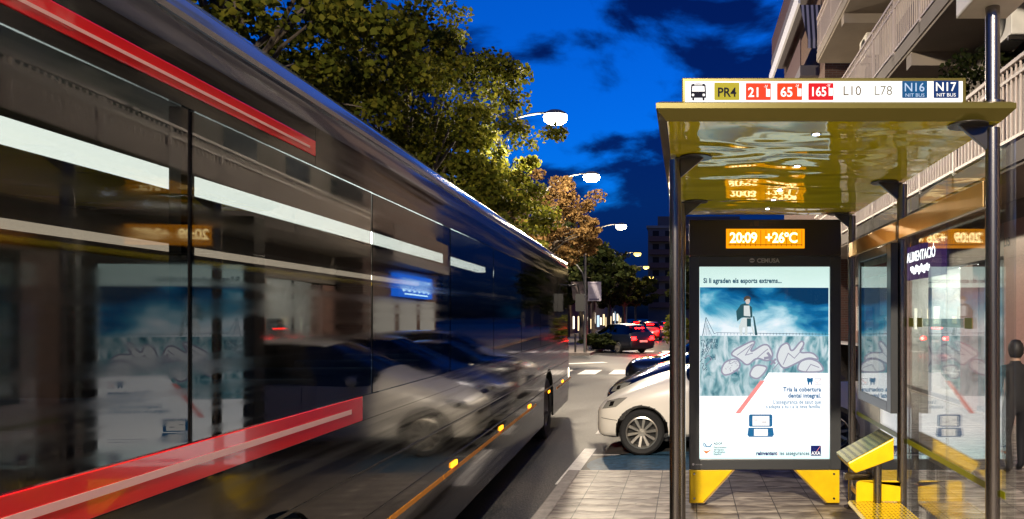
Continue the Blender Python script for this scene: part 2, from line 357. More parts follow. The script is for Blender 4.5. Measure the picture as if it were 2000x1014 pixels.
pp = MB(); xq(pp, X0 + .03, 5.041, 5.819, 1.13, 2.17, 0); xq(pp, X0 + .027, 5.06, 5.80, 2.04, 2.12, 1); xq(pp, X0 + .027, 5.06, 5.36, 1.14, 1.70, 2)
xq(pp, X0 + .024, 5.06, 5.31, 1.74, 2.02, 3); xq(pp, X0 + .024, 5.5, 5.72, 1.36, 1.70, 3); xq(pp, X0 + .021, 5.5, 5.72, 1.70, 1.80, 1)
xq(pp, X0 + .021, 5.1, 5.2, 1.6, 1.72, 1)
for i in range(6): xq(pp, X0 + .02, 5.53, 5.69 - .03 * (i % 3), 1.40 + .045 * i, 1.415 + .045 * i, 4)
c = pp.build('timetable_posters', [PAPER, REDP, MAPB, PAPW, INK], sh, fix=False); c.parent = ipo; c.location = (0, 0, 0)
c = MB().box(X0 + .006, X0 + .010, 5.041, 5.819, 1.13, 2.17).build('cover_glass', GLASS, sh); c.parent = ipo; c.location = (0, 0, 0)
# route sign on the roof
YS = 3.42
def P(px, py, y=YS): a = at(px, py, y); return a[0], a[2]
(sx0, sz1) = P(1332, 152); (sx1, sz0) = P(1887, 203)
sg = MB(); sg.box(sx0, sx1, YS, YS + .09, sz0, sz1)
sgo = sg.build('route_sign', OLIVE, sh, bevel=.004)
def sub(o, par): o.parent = par; o.location = (0, 0, 0); return o
lx0, lz0 = P(1338, 199.5); lx1, lz1 = P(1880, 159)
SIGNW = glow('sign_white', (1, .98, .97), 1.25)
sub(MB().poly([(lx0, YS - .002, lz0), (lx1, YS - .002, lz0), (lx1, YS - .002, lz1), (lx0, YS - .002, lz1)]).build('lit_face', SIGNW, sh), sgo)
def tile(cx, col, name, w=48, y0=163, y1=196):
    a, b_ = P(cx - w / 2, y1), P(cx + w / 2, y0)
    mb = MB(); mb.prism(rrect(a[0], b_[0], a[1], b_[1], .004), lambda u, v, d: (u, YS - .004 + d, v), 0, .001)
    return sub(mb.build('route_tile', glow(name, col, 1.0), sh), sgo)
def lett(par, lst, m):
    mb = MB()
    for (t, px, py, size, bold, sx) in lst:
        a = P(px, py)
        mb.text(t, lambda u, v: (a[0] + u, YS - .007, a[1] + v), size, 0, 'CENTER', bold, sx)
    return sub(mb.build('lettering', m, sh, fix=False), par)
K = glow('dark_print', (.012, .012, .03), .5); WT = glow('white_print', (1, .97, .93), 1.1); BRN = glow('brown_print', (.12, .09, .045), .9); GRY = glow('grey_print', (.23, .22, .17), .9); NV = glow('pale_print', (.42, .55, .75), 1)
u = 2.443e-3   # metres per photo px at the sign
t = tile(1419.5, (.40, .34, .03), 'tile_olive', 49, 162, 196); lett(t, [('PR4', 1419.5, 189.5, 25 * u, .0012, .92)], K)
PH = []
def phone(par, cx, cy):
    mb = MB(); f = lambda px, py: (P(px, py)[0], YS - .007, P(px, py)[1])
    mb.poly([f(cx - 4, cy + 12), f(cx + 4, cy + 12), f(cx + 4, cy - 3), f(cx - 2.5, cy - 3), f(cx - 2.5, cy - 6), f(cx - 4, cy - 6)])
    for (a, b_, c, d) in ((-5, -6, -8, -8), (-4, -7, -5.5, -11), (-2.5, -7, -1.5, -11)):
        mb.poly([f(cx + a - .6, cy + b_), f(cx + a + .6, cy + b_), f(cx + c + .5, cy + d), f(cx + c - .5, cy + d)])
    sub(mb.build('phone_icon', WT, sh, fix=False), par)
t = tile(1481, (.87, .05, .018), 'tile_red', 49); lett(t, [('21', 1473, 190, 26 * u, .0012, .95)], WT); phone(t, 1500, 178)
t = tile(1542, (.86, .05, .012), 'tile_red2', 49); lett(t, [('65', 1536, 189.5, 26 * u, .0012, .95)], WT); phone(t, 1561, 177)
t = tile(1603, (.62, .008, .016), 'tile_red3', 49); lett(t, [('165', 1598, 188.5, 25 * u, .0012, .86)], WT); phone(t, 1622, 176)
lett(sgo, [('L10', 1663.5, 187, 26 * u, .0002, .95)], BRN); lett(sgo, [('L78', 1724, 186.5, 26 * u, .0001, .95)], GRY)
t = tile(1786, (.006, .075, .20), 'tile_navy', 49, 159, 192); lett(t, [('N16', 1785, 179.5, 24 * u, .0003, .95), ('NIT BUS', 1786, 190, 9.5 * u, 0, 1.1)], NV)
t = tile(1847.5, (.002, .028, .13), 'tile_navy2', 49, 158, 192); lett(t, [('N17', 1846, 178.5, 24 * u, .0008, .95), ('NIT BUS', 1847, 189.5, 9.5 * u, 0, 1.1)], WT)
bi = MB(); f = lambda px, py: (P(px, py)[0], YS - .006, P(px, py)[1])
bi.poly([f(1349, 192), f(1379, 192), f(1379, 180), f(1378, 166), f(1374, 164.5), f(1364, 164), f(1354, 164.5), f(1350, 166), f(1349, 180)])
for cx in (1354, 1374): bi.poly([f(cx - 2, 197), f(cx + 2, 197), f(cx + 2, 192), f(cx - 2, 192)])
bio = sub(bi.build('bus_icon', K, sh, fix=False), sgo)
b2 = MB(); f = lambda px, py: (P(px, py)[0], YS - .008, P(px, py)[1])
b2.poly([f(1351.5, 180), f(1376.5, 180), f(1375.5, 169.5), f(1352.5, 169.5)]); b2.poly([f(1356, 167.8), f(1372, 167.8), f(1372, 166.2), f(1356, 166.2)])
for cx in (1353.5, 1374.5): b2.poly([f(cx + 2.6 * math.cos(a), 186.5 + 2.6 * math.sin(a)) for a in [i * .628 for i in range(10)]])
sub(b2.build('icon_windows', WT, sh, fix=False), sgo)
# ------------------------------------------------------------------ advertising panel
YA = 6.55
A = lambda px, py, d=0: (at(px, py, YA)[0], YA - d, at(px, py, YA)[2])
ad = thing('advertising_panel', 'backlit advertising lightbox on yellow feet with orange clock display', 'advertising panel', (.70, 6.65, 0))
ax0, az0 = A(1346, 917)[0], A(1346, 917)[2]; ax1, az1 = A(1642, 501)[0], A(1642, 501)[2]
px0, pz0 = A(1366, 897)[0], A(1366, 897)[2]; px1, pz1 = A(1621, 521)[0], A(1621, 521)[2]
fr = MB()
fr.box(ax0, px0, YA - .01, YA + .19, az0, az1); fr.box(px1, ax1, YA - .01, YA + .19, az0, az1)
fr.box(px0 + .0005, px1 - .0005, YA - .009, YA + .19, az0, pz0); fr.box(px0 + .0005, px1 - .0005, YA - .009, YA + .19, pz1, az1)
fr.box(px0 + .0005, px1 - .0005, YA + .1, YA + .188, pz0 + .0005, pz1 - .0005)
fro = fr.build('frame', GREY, ad, bevel=.004)
hd = MB(); hd.box(ax0, ax1 + .002, YA - .012, YA + .19, az1 + .006, A(0, 429)[2]); hdo = hd.build('clock_housing', BRONZE, ad, bevel=.006)
# feet
for poly in ([(1346, 918), (1432, 918), (1372, 983), (1346, 983)], [(1553, 918), (1640, 918), (1640, 983), (1616, 983)]):
    mb = MB(); q = [(A(*p)[0], A(*p)[2]) for p in poly]; mb.prism(q, lambda a, b_, d: (a, YA + d, b_), .005, .185)
    fo = mb.build('foot', YEL, ad, bevel=.004)
    e = MB(); i0, i1 = ((1, 2) if poly[0][0] == 1346 else (3, 0)); s_ = 1 if poly[0][0] == 1346 else -1
    a, b_ = q[i0], q[i1]
    e.prism([(a[0] + s_ * .002, a[1]), (a[0] + s_ * .016, a[1]), (b_[0] + s_ * .016, b_[1]), (b_[0] + s_ * .002, b_[1])], lambda a, b_, d: (a, YA + d, b_), .0, .19)
    sub(e.build('foot_edge', RAIL, ad), fo)
    bx_ = A(1356 if s_ > 0 else 1629, 0)[0]
    for pz in (926, 974):
        m = MB(); m.cyl((bx_, YA + .006, A(0, pz)[2]), (bx_, YA + .001, A(0, pz)[2]), .011, n=6); sub(m.build('bolt', STEEL, ad), fo)
# poster emission materials
def art(name, build, s=1.0):
    m = bpy.data.materials.new(name); m.use_nodes = True; nt = m.node_tree
    b = nt.nodes['Principled BSDF']; b.inputs['Roughness'].default_value = .8; b.inputs['Specular IOR Level'].default_value = .1; b.inputs['Emission Strength'].default_value = s
    e = nt.nodes.new('NodeReroute'); tc = nt.nodes.new('ShaderNodeTexCoord'); build(nt, tc, e)
    nt.links.new(e.outputs[0], b.inputs['Emission Color']); dk = nt.nodes.new('ShaderNodeMix'); dk.data_type = 'RGBA'; dk.blend_type = 'MULTIPLY'; dk.inputs[0].default_value = 1; dk.inputs[7].default_value = (.2, .2, .2, 1); nt.links.new(e.outputs[0], dk.inputs[6]); nt.links.new(dk.outputs[2], b.inputs['Base Color']); return m
def ramp(nt, els):
    r = nt.nodes.new('ShaderNodeValToRGB'); cr = r.color_ramp
    while len(cr.elements) < len(els): cr.elements.new(.5)
    for e, (p, c) in zip(cr.elements, els): e.position = p; e.color = (*c, 1)
    return r
def n_noise(nt, tc, scale, detail=6, dist=0, sc=(1, 1, 1), loc=(0, 0, 0)):
    mp = nt.nodes.new('ShaderNodeMapping'); mp.inputs['Scale'].default_value = sc; mp.inputs['Location'].default_value = loc
    n = nt.nodes.new('ShaderNodeTexNoise'); n.inputs['Scale'].default_value = scale; n.inputs['Detail'].default_value = detail; n.inputs['Distortion'].default_value = dist
    nt.links.new(tc.outputs['Object'], mp.inputs[0]); nt.links.new(mp.outputs[0], n.inputs['Vector']); return n
def sky_art(nt, tc, e):
    n = n_noise(nt, tc, 2.6, 7, .4, (1, 1, 1.7), (.35, 0, .2)); sp = nt.nodes.new('ShaderNodeSeparateXYZ'); nt.links.new(tc.outputs['Object'], sp.inputs[0])
    a = nt.nodes.new('ShaderNodeMapRange'); a.inputs[1].default_value = 1.55; a.inputs[2].default_value = 1.95; a.inputs[3].default_value = .26; a.inputs[4].default_value = -.16; nt.links.new(sp.outputs[2], a.inputs[0])
    b = nt.nodes.new('ShaderNodeMapRange'); b.inputs[1].default_value = .75; b.inputs[2].default_value = 1.2; b.inputs[3].default_value = 0; b.inputs[4].default_value = -.27; nt.links.new(sp.outputs[0], b.inputs[0])
    s1 = nt.nodes.new('ShaderNodeMath'); nt.links.new(n.outputs[0], s1.inputs[0]); nt.links.new(a.outputs[0], s1.inputs[1])
    s2 = nt.nodes.new('ShaderNodeMath'); nt.links.new(s1.outputs[0], s2.inputs[0]); nt.links.new(b.outputs[0], s2.inputs[1])
    r = ramp(nt, [(.20, (.003, .035, .10)), (.34, (.004, .12, .30)), (.46, (.06, .32, .48)), (.58, (.38, .62, .72)), (.74, (.78, .85, .90))])
    nt.links.new(s2.outputs[0], r.inputs[0]); nt.links.new(r.outputs[0], e.inputs[0])
def wall_art(nt, tc, e):
    n = n_noise(nt, tc, 14, 8, .8, (1, 1, .45)); r = ramp(nt, [(.28, (.02, .13, .18)), (.42, (.17, .36, .41)), (.54, (.42, .57, .61)), (.7, (.68, .76, .80))])
    nt.links.new(n.outputs[0], r.inputs[0]); nt.links.new(r.outputs[0], e.inputs[0])
def paper_art(nt, tc, e):
    sp = nt.nodes.new('ShaderNodeSeparateXYZ'); nt.links.new(tc.outputs['Object'], sp.inputs[0])
    n = n_noise(nt, tc, 1.2, 2); a = nt.nodes.new('ShaderNodeMath'); a.operation = 'MULTIPLY_ADD'; a.inputs[1].default_value = .3; nt.links.new(n.outputs[0], a.inputs[0]); nt.links.new(sp.outputs[2], a.inputs[2])
    r = nt.nodes.new('ShaderNodeMapRange'); r.inputs[1].default_value = .42; r.inputs[2].default_value = 2.32; nt.links.new(a.outputs[0], r.inputs[0])
    c = ramp(nt, [(.0, (.55, .78, .76)), (.10, (.68, .88, .87)), (.2, (.98, .99, 1)), (.6, (1, 1, 1)), (.86, (.66, .82, .78)), (1, (.52, .69, .64))])
    nt.links.new(r.outputs[0], c.inputs[0]); nt.links.new(c.outputs[0], e.inputs[0])
PAPERL = art('backlit_paper', paper_art, 1.3); SKYA = art('backlit_sky_picture', sky_art, 1.15); WALLA = art('backlit_wall_picture', wall_art, 1.1)
TEAL = glow('teal_print', (.004, .07, .13), 1); BLUEP = glow('blue_print', (.008, .14, .33), 1); PINK = glow('pink_print', (.95, .30, .28), 1.1); LILAC = glow('lilac_paint', (.33, .32, .42), 1); CREAM = glow('cream_paint', (.74, .77, .79), 1.05)
PALE = glow('faint_print', (.40, .48, .55), 1); NAVY = glow('navy_print', (.006, .016, .14), 1); REDC = glow('red_clothes', (.05, .10, .11), 1); SKIN = glow('printed_skin', (.66, .60, .55), 1); HAIR = glow('printed_hair', (.09, .07, .055), 1); JKT = glow('printed_jacket', (.03, .10, .12), 1); TRS = glow('printed_trousers', (.72, .78, .77), 1)
ORG = glow('orange_print', (.8, .22, .03), 1)
poster = sub(MB().poly([A(1366, 897, -.02), A(1621, 897, -.02), A(1621, 521, -.02), A(1366, 521, -.02)]).build('poster', PAPERL, ad, fix=False), fro)
def pl(name, polys, m, d):
    mb = MB()
    for q in polys: mb.poly([A(x, y, d) for x, y in q])
    return sub(mb.build(name, m, ad), fro)
pl('sky_picture', [[(1367, 656), (1619, 657), (1619, 562), (1367, 561)]], SKYA, -.018)
pl('wall_picture', [[(1367, 774), (1471, 774), (1491, 744), (1502, 728), (1619, 729), (1619, 657), (1367, 656)]], WALLA, -.018)
pl('red_slash', [[(1436, 808), (1446, 808), (1494, 744), (1485, 744)]], PINK, -.016)
# graffiti: fat pale letters with lilac outlines
def ribbon(mb, pts, w, d, closed=False):
    for i in range(len(pts) - (0 if closed else 1)):
        a = Vector(pts[i]); b_ = Vector(pts[(i + 1) % len(pts)]); n_ = (b_ - a).normalized(); q = Vector((-n_.y, n_.x)) * w / 2; e = n_ * w * .3
        mb.poly([A(*(a - q - e), d), A(*(b_ - q + e), d), A(*(b_ + q + e), d), A(*(a + q - e), d)])
G = [[(1422, 690), (1480, 660), (1462, 692), (1498, 668), (1512, 694), (1500, 707), (1478, 698), (1460, 716), (1445, 702)],
     [(1516, 700), (1524, 676), (1540, 668), (1546, 690), (1566, 664), (1572, 672), (1560, 690), (1588, 688), (1602, 704), (1578, 698), (1552, 712), (1530, 722)],
     [(1408, 724), (1416, 706), (1440, 700), (1448, 716), (1430, 730), (1414, 734)],
     [(1462, 734), (1474, 712), (1500, 716), (1494, 728), (1480, 742)],
     [(1556, 727), (1562, 706), (1582, 700), (1602, 708), (1612, 727)]]
def chaikin(p, n=3):
    for _ in range(n): p = [q for a, b_ in zip(p, p[1:] + p[:1]) for q in ((a[0] * .78 + b_[0] * .22, a[1] * .78 + b_[1] * .22), (a[0] * .22 + b_[0] * .78, a[1] * .22 + b_[1] * .78))]
    return p
G = [chaikin(q) for q in G]
mb = MB()
for q in G: mb.poly([A(x, y, -.0165) for x, y in q])
sub(mb.build('graffiti_fill', CREAM, ad), fro)
mb = MB()
for i, q in enumerate(G): ribbon(mb, q, 3.1, -.0150 + .0001 * i, True)
ribbon(mb, [(1500, 690), (1506, 698), (1494, 700)], 5, -.0143); ribbon(mb, [(1507, 704), (1514, 710)], 4, -.0142); ribbon(mb, [(1515, 702), (1506, 712)], 4, -.0141)
random.seed(3)
for k in range(22):
    x, y = 1416 + random.random() * 28, 706 + random.random() * 20; ribbon(mb, [(x, y), (x + random.uniform(-5, 5), y + random.uniform(-4, 4))], .9, -.0140 + k * .00001)
for i, q in enumerate(([(1440, 694), (1470, 672), (1456, 694), (1470, 690)], [(1472, 706), (1490, 690), (1500, 682)], [(1530, 712), (1540, 690), (1552, 700), (1570, 680)], [(1575, 726), (1584, 712), (1600, 718)], [(1510, 722), (1522, 708), (1534, 726)], [(1376, 700), (1384, 694), (1390, 702), (1380, 712)])): ribbon(mb, q, 1.6, -.01395 + i * .00001)
sub(mb.build('graffiti_outline', LILAC, ad, fix=False), fro)
mb = MB()
for i, (t_, x, y, s_) in enumerate((('KURU', 1402, 671, 13), ('SRUI', 1402, 681, 12), ('Ho', 1398, 703, 15))):
    a = A(x, y, -.014); sz = s_ / 213.5
    mb.text(t_, lambda u, v: (a[0] - u, a[1], a[2] + v), sz, 0, 'LEFT', .001, .62)
random.seed(9)
for k in range(30):
    x, y = 1370 + random.random() * 16, 664 + random.random() * 60; ribbon(mb, [(x, y), (x + random.uniform(-5, 6), y + random.uniform(-9, 9))], 1.1, -.0145 + k * .00001)
sub(mb.build('wall_scribble', TEAL, ad, fix=False), fro)
# fence on the wall, boy with a board
mb = MB(); ribbon(mb, [(1372, 656), (1379, 620), (1395, 652), (1400, 650), (1619, 653)], .9, -.0155)
for i in range(6): ribbon(mb, [(1373 + i * 3.4, 655), (1379 + i * 1.2, 622 + i * 4.5)], .6, -.0154 + .0001 * i)
for i in range(34): ribbon(mb, [(1402 + i * 6.4, 650.3), (1402 + i * 6.4, 655)], .6, -.0152)
sub(mb.build('printed_fence', TEAL, ad, fix=False), fro)
pl('printed_legs', [[(1446, 655), (1443, 640), (1449, 622), (1466, 618), (1467, 638), (1461, 638), (1460, 655), (1455, 655), (1455, 640), (1451, 640), (1450, 655)], [(1472, 655), (1468, 640), (1468, 632), (1474, 650)]], TRS, -.0148)
pl('printed_jacket', [[(1440, 628), (1438, 608), (1447, 595), (1455, 592), (1462, 595), (1469, 600), (1470, 620), (1464, 621), (1449, 620)]], JKT, -.0146)
pl('printed_shirt', [[(1453, 597), (1464, 597), (1466, 618), (1453, 617)]], TRS, -.0143)
pl('printed_board', [[(1471, 618), (1473.5, 618), (1480, 655), (1475, 655)], [(1459, 622), (1467, 622), (1467, 638), (1459, 638)], [(1441, 612), (1450, 610), (1452, 620), (1444, 622)]], JKT, -.0142)
pl('printed_face', [[(1455, 586), (1459, 582), (1464, 583), (1465, 589), (1463, 594), (1458, 594)]], SKIN, -.0140)
pl('printed_hair', [[(1453, 589), (1453, 582), (1457, 578), (1463, 578), (1467, 582), (1466, 588), (1464, 584), (1459, 584), (1456, 587)]], HAIR, -.0138)
# text
def ptext(lst, m, name='poster_text'):
    mb = MB()
    for (t_, x, y, s_, al, bold, sx) in lst:
        a = A(x, y, -.014); mb.text(t_, lambda u, v: (a[0] + u, a[1], a[2] + v), s_ / 213.5, 0, al, bold + .0008, sx, 1.04)
    return sub(mb.build(name, m, ad, fix=False), fro)
ptext([('Si li agraden els esports extrems...', 1374, 552.5, 13.2, 'LEFT', .0013, .80)], TEAL)
ptext([('Tria la cobertura', 1604, 765, 12.2, 'RIGHT', .0012, .84), ('dental integral.', 1604, 777, 12.2, 'RIGHT', .0012, .84)], BLUEP)
ptext([("L'assegurança de salut que", 1604, 789, 10.5, 'RIGHT', .0, .8), ("s'adapta a tu i a la teva família.", 1604, 798, 10.5, 'RIGHT', 0, .8)], glow('mid_print', (.10, .26, .42), 1))
mb = MB(); ribbon(mb, [(1538, 847), (1603, 847)], .8, -.0140); ribbon(mb, [(1534, 851.5), (1603, 851.5)], .8, -.0140); sub(mb.build('fine_print', PALE, ad, fix=False), fro)
ptext([('reinventant', 1477, 889.5, 10.6, 'LEFT', .0016, .80)], NAVY); ptext([('les assegurances', 1523, 889.5, 10.6, 'LEFT', .0003, .80)], TEAL)
ptext([('ADOP', 1394, 869, 6, 'LEFT', .0004, 1), ('Patrocinador', 1394, 876, 4.6, 'LEFT', 0, 1), ('del Equipo', 1394, 880.5, 4.6, 'LEFT', 0, 1), ('Paralímpico', 1394, 885, 4.6, 'LEFT', 0, 1), ('Español', 1394, 889, 4.6, 'LEFT', 0, 1)], glow('grey_print2', (.12, .2, .24), 1))
mb = MB(); ribbon(mb, [(1373, 864), (1374, 870), (1378, 874)], 1.2, -.0140); ribbon(mb, [(1376, 866), (1380, 873), (1387, 873), (1390, 868)], 1.8, -.0138)
sub(mb.build('logo_curves', BLUEP, ad, fix=False), fro)
pl('logo_flame', [[(1373, 880), (1380, 882), (1390, 879), (1382, 885), (1379, 887)]], ORG, -.0140)
ptext([('/', 1518, 889.5, 10.6, 'LEFT', 0, .8)], PINK)
pl('logo_square', [[(1584, 891), (1604, 891), (1604, 871), (1584, 871)]], NAVY, -.0150)
ptext([('AXA', 1594, 889, 9.6, 'CENTER', .0006, .86)], WT); mb = MB(); ribbon(mb, [(1595.5, 882), (1602.5, 872.5)], 1, -.0139); sub(mb.build('logo_stroke', PINK, ad, fix=False), fro)
pl('tooth_icon', [[(1577, 738), (1583, 739.5), (1588, 738), (1588.5, 743), (1587, 747), (1586.5, 752), (1584.5, 752), (1583.5, 747), (1581.5, 747), (1580.5, 752), (1578.5, 752), (1578, 747), (1576.5, 743)]], BLUEP, -.0145)
mb = MB(); ribbon(mb, [(1592.5, 751), (1604, 751), (1604, 740), (1592.5, 740)], .9, -.0145, True); sub(mb.build('tick_box', LILAC, ad, fix=False), fro)
mb = MB(); ribbon(mb, [(1594, 746), (1597, 749), (1603, 741.5)], .9, -.0143); sub(mb.build('tick', PINK, ad, fix=False), fro)
mb = MB()
for q in ([(x, y) for x, y in rrect(1463, 1509, 810, 834, 3)], [(1462, 836), (1510, 836), (1512, 850), (1509, 854), (1463, 854), (1460, 850)]): mb.poly([A(x, y, -.0150) for x, y in q])
sub(mb.build('printed_console', BLUEP, ad), fro)
pl('console_screens', [[(1470, 832), (1503, 832), (1503, 813), (1470, 813)], [(1473, 852), (1500, 852), (1500, 838.5), (1473, 838.5)]], WT, -.0145)
mb = MB(); ribbon(mb, [(1473, 821), (1480, 821)], 1.2, -.0142); ribbon(mb, [(1489, 825), (1497, 825)], 1.6, -.0142); sub(mb.build('screen_print', LILAC, ad, fix=False), fro)
sub(MB().poly([A(1366.5, 896.5, -.004), A(1620.5, 896.5, -.004), A(1620.5, 521.5, -.004), A(1366.5, 521.5, -.004)]).build('cover_glass', glassmat('lightbox_glass', (.97, .98, .98), 1.4), ad, fix=False), fro)
# maker's name, clock
mb = MB(); a = A(1478, 513.2, .011); mb.text('CEMUSA', lambda u, v: (a[0] + u, a[1] - .002, a[2] + v), 11.5 / 213.5, 0, 'LEFT', .0016, 1.0)
cc = A(1468.5, 509, .013); mb.poly([(cc[0] + .024 * math.cos(i * .4), cc[1], cc[2] + .021 * math.sin(i * .4)) for i in range(16)])
a2 = A(1358, 908, .013); mb.text('cemusa', lambda u, v: (a2[0] + u, a2[1], a2[2] + v), 4.5 / 213.5, 0, 'LEFT', .0, 1.0); a3 = A(1354, 906.5, .013); mb.poly([(a3[0] + .011 * math.cos(i * .6), a3[1], a3[2] + .011 * math.sin(i * .6)) for i in range(10)])
sub(mb.build('name_lettering', mat('silver_letters', (.5, .5, .52), .3, .3), ad, fix=False), fro)
mb = MB(); b3 = A(1464, 509.3, .016); mb.poly([(b3[0], b3[1], b3[2] - .004), (b3[0] + .04, b3[1], b3[2] - .004), (b3[0] + .04, b3[1], b3[2] + .004), (b3[0], b3[1], b3[2] + .004)]); sub(mb.build('name_emblem', GREY, ad, fix=False), fro)
AMB = glow('amber_display', (1, .34, .004), 1.25); AMBL = glow('amber_digits', (1, .74, .32), 4.0); AMBD = glow('amber_dim', (.42, .13, .004), .8)
dsp = sub(MB().poly([A(1418, 485.5, .014), A(1571, 485.5, .014), A(1571, 447.5, .014), A(1418, 447.5, .014)]).build('clock_display', AMB, ad, fix=False), hdo)
mb = MB()
for i in range(15): mb.poly([A(1425 + i * 10, 481.5, .0155), A(1426.2 + i * 10, 481.5, .0155), A(1426.2 + i * 10, 450, .0155), A(1425 + i * 10, 450, .0155)])
mb.poly([A(1422, 479.5, .0158), A(1567, 479.5, .0158), A(1567, 477.8, .0158), A(1422, 477.8, .0158)])
sub(mb.build('display_grid', AMBD, ad, fix=False), hdo)
mb = MB(); a = A(1425, 474, .017); mb.text('20:09', lambda u, v: (a[0] + u, a[1], a[2] + v), 27.5 / 213.5, 0, 'LEFT', .003, .92, .95)
sub(mb.build('clock_digits', AMBL, ad, fix=False), hdo); mb = MB()
a = A(1494, 474, .017); mb.text('+26ºC', lambda u, v: (a[0] + u, a[1], a[2] + v), 27.5 / 213.5, 0, 'LEFT', .003, .90, .95)
sub(mb.build('clock_digits', AMBL, ad, fix=False), hdo)
mb = MB(); mb.poly([A(1473, 442, .014), A(1482, 442, .014), A(1482, 432, .014), A(1473, 432, .014)]); mb.poly([A(1463, 442, .014), A(1471, 442, .014), A(1467, 434, .014)])
a = A(1485, 437, .014); mb.text('Ajuntament de', lambda u, v: (a[0] + u, a[1], a[2] + v), 5 / 213.5); a4 = A(1485, 442, .014); mb.text('Barcelona', lambda u, v: (a4[0] + u, a4[1], a4[2] + v), 5 / 213.5)
sub(mb.build('council_emblem', mat('dull_brown_print', (.10, .055, .03), .5), ad, fix=False), hdo)
# ------------------------------------------------------------------ bench and leaning rest
def perf(name):
    m = mat(name, (.80, .55, .01), .22, .25, coat=.4); n, l = nodes(m); b = n['Principled BSDF']; tc = n.new('ShaderNodeTexCoord')
    mp = n.new('ShaderNodeMapping'); mp.inputs['Scale'].default_value = (38, 24, 0); v = n.new('ShaderNodeTexVoronoi'); v.inputs['Randomness'].default_value = 0; v.inputs['Scale'].default_value = 1
    l.new(tc.outputs['Object'], mp.inputs[0]); l.new(mp.outputs[0], v.inputs['Vector'])
    c = n.new('ShaderNodeMath'); c.operation = 'GREATER_THAN'; c.inputs[1].default_value = .27; l.new(v.outputs['Distance'], c.inputs[0])
    mx = n.new('ShaderNodeMix'); mx.data_type = 'RGBA'; mx.inputs[6].default_value = (.02, .014, .002, 1); mx.inputs[7].default_value = (.80, .55, .01, 1); l.new(c.outputs[0], mx.inputs[0]); l.new(mx.outputs[2], b.inputs['Base Color'])
    return m
PERF = perf('perforated_yellow')
bn = thing('bench', 'low yellow perforated bench with upright end plate along the glass wall', 'bench', (1.3, 4.5, 0))
st = MB(); st.prism([(1.11, .435), (1.125, .41), (1.155, .41), (1.165, .43), (1.47, .43), (1.47, .445), (1.15, .452), (1.125, .452)], lambda u, v, d: (u, d, v), 3.75, 4.98)
st.build('seat', PERF, bn, 40)
MB().prism([(1.165, .452), (1.47, .452), (1.47, .585)] + arc(1.44, .565, .03, 0, 90, 5) + arc(1.195, .565, .03, 90, 180, 5), lambda u, v, d: (u, d, v), 4.95, 4.968).build('end_plate', YEL, bn, bevel=.003)
MB().prism([(1.165, .452), (1.47, .452)] + arc(1.44, .565, .03, 0, 90, 5) + arc(1.195, .565, .03, 90, 180, 5), lambda u, v, d: (u, d, v), 3.78, 3.798).build('end_plate', YEL, bn, bevel=.003)
for y in (3.95, 4.75):
    q = MB(); q.cyl((1.3, y, 0), (1.3, y, .43), .032, n=20); q.cyl((1.3, y, 0), (1.3, y, .012), .07, n=20); q.build('leg', STEEL, bn, 40)
lr = thing('leaning_rest', 'tall yellow leaning rest with tilted perforated top below the information panel', 'leaning rest', (1.3, 5.05, 0))
MB().prism([(1.085, .735), (1.10, .70), (1.14, .665), (1.4, .76), (1.4, .905)], lambda u, v, d: (u, d, v), 4.86, 5.24).build('body', YEL, lr, bevel=.008)
tp = MB(); tp.add([(1.085, 4.865, .739), (1.398, 4.865, .909), (1.398, 5.235, .909), (1.085, 5.235, .739)], [(0, 1, 2, 3)])
def perf2():
    m = mat('perforated_steel_yellow', (.62, .55, .22), .2, .85); n, l = nodes(m); b = n['Principled BSDF']; tc = n.new('ShaderNodeTexCoord')
    mp = n.new('ShaderNodeMapping'); mp.inputs['Scale'].default_value = (26, 55, 0); v = n.new('ShaderNodeTexVoronoi'); v.inputs['Randomness'].default_value = 0; v.inputs['Scale'].default_value = 1
    l.new(tc.outputs['Object'], mp.inputs[0]); l.new(mp.outputs[0], v.inputs['Vector'])
    c = n.new('ShaderNodeMath'); c.operation = 'GREATER_THAN'; c.inputs[1].default_value = .28; l.new(v.outputs['Distance'], c.inputs[0])
    mx = n.new('ShaderNodeMix'); mx.data_type = 'RGBA'; mx.inputs[6].default_value = (.03, .02, .005, 1); mx.inputs[7].default_value = (.62, .52, .16, 1); l.new(c.outputs[0], mx.inputs[0]); l.new(mx.outputs[2], b.inputs['Base Color']); return m
tp.build('perforated_top', perf2(), lr, fix=False)
for y in (4.95, 5.16):
    q = MB(); q.cyl((1.31, y, 0), (1.31, y, .715), .03, n=20); q.cyl((1.31, y, 0), (1.31, y, .012), .07, n=20); q.build('leg', STEEL, lr, 40)
MB().box(1.10, 1.30, 5.03, 5.07, .58, .63).build('crossbar', STEEL, lr, bevel=.004)
# ------------------------------------------------------------------ bus
TH = R(3.3); dbus = 1.526
bus = thing('bus', 'long dark bus with painted red light trails and tinted windows passing the shelter', 'bus', (-dbus * math.cos(TH), -dbus * math.sin(TH), RZ), TH, local=True)
T0, T1 = -3.8, 14.25
zz = lambda z: z - RZ                                     # local height from world height
def motion_streaks(m, sock, lo, hi):
    # motion-blurred reflections of the bus imitated by roughness streaked along its length
    n, l = nodes(m); tc = n.new('ShaderNodeTexCoord'); mp = n.new('ShaderNodeMapping'); mp.inputs['Scale'].default_value = (1, .22, 9); no = n.new('ShaderNodeTexNoise'); no.inputs['Scale'].default_value = 2.2; no.inputs['Detail'].default_value = 7
    mr = n.new('ShaderNodeMapRange'); mr.inputs[1].default_value = .35; mr.inputs[2].default_value = .65; mr.inputs[3].default_value = lo; mr.inputs[4].default_value = hi
    l.new(tc.outputs['Object'], mp.inputs[0]); l.new(mp.outputs[0], no.inputs['Vector']); l.new(no.outputs[0], mr.inputs[0]); l.new(mr.outputs[0], sock)
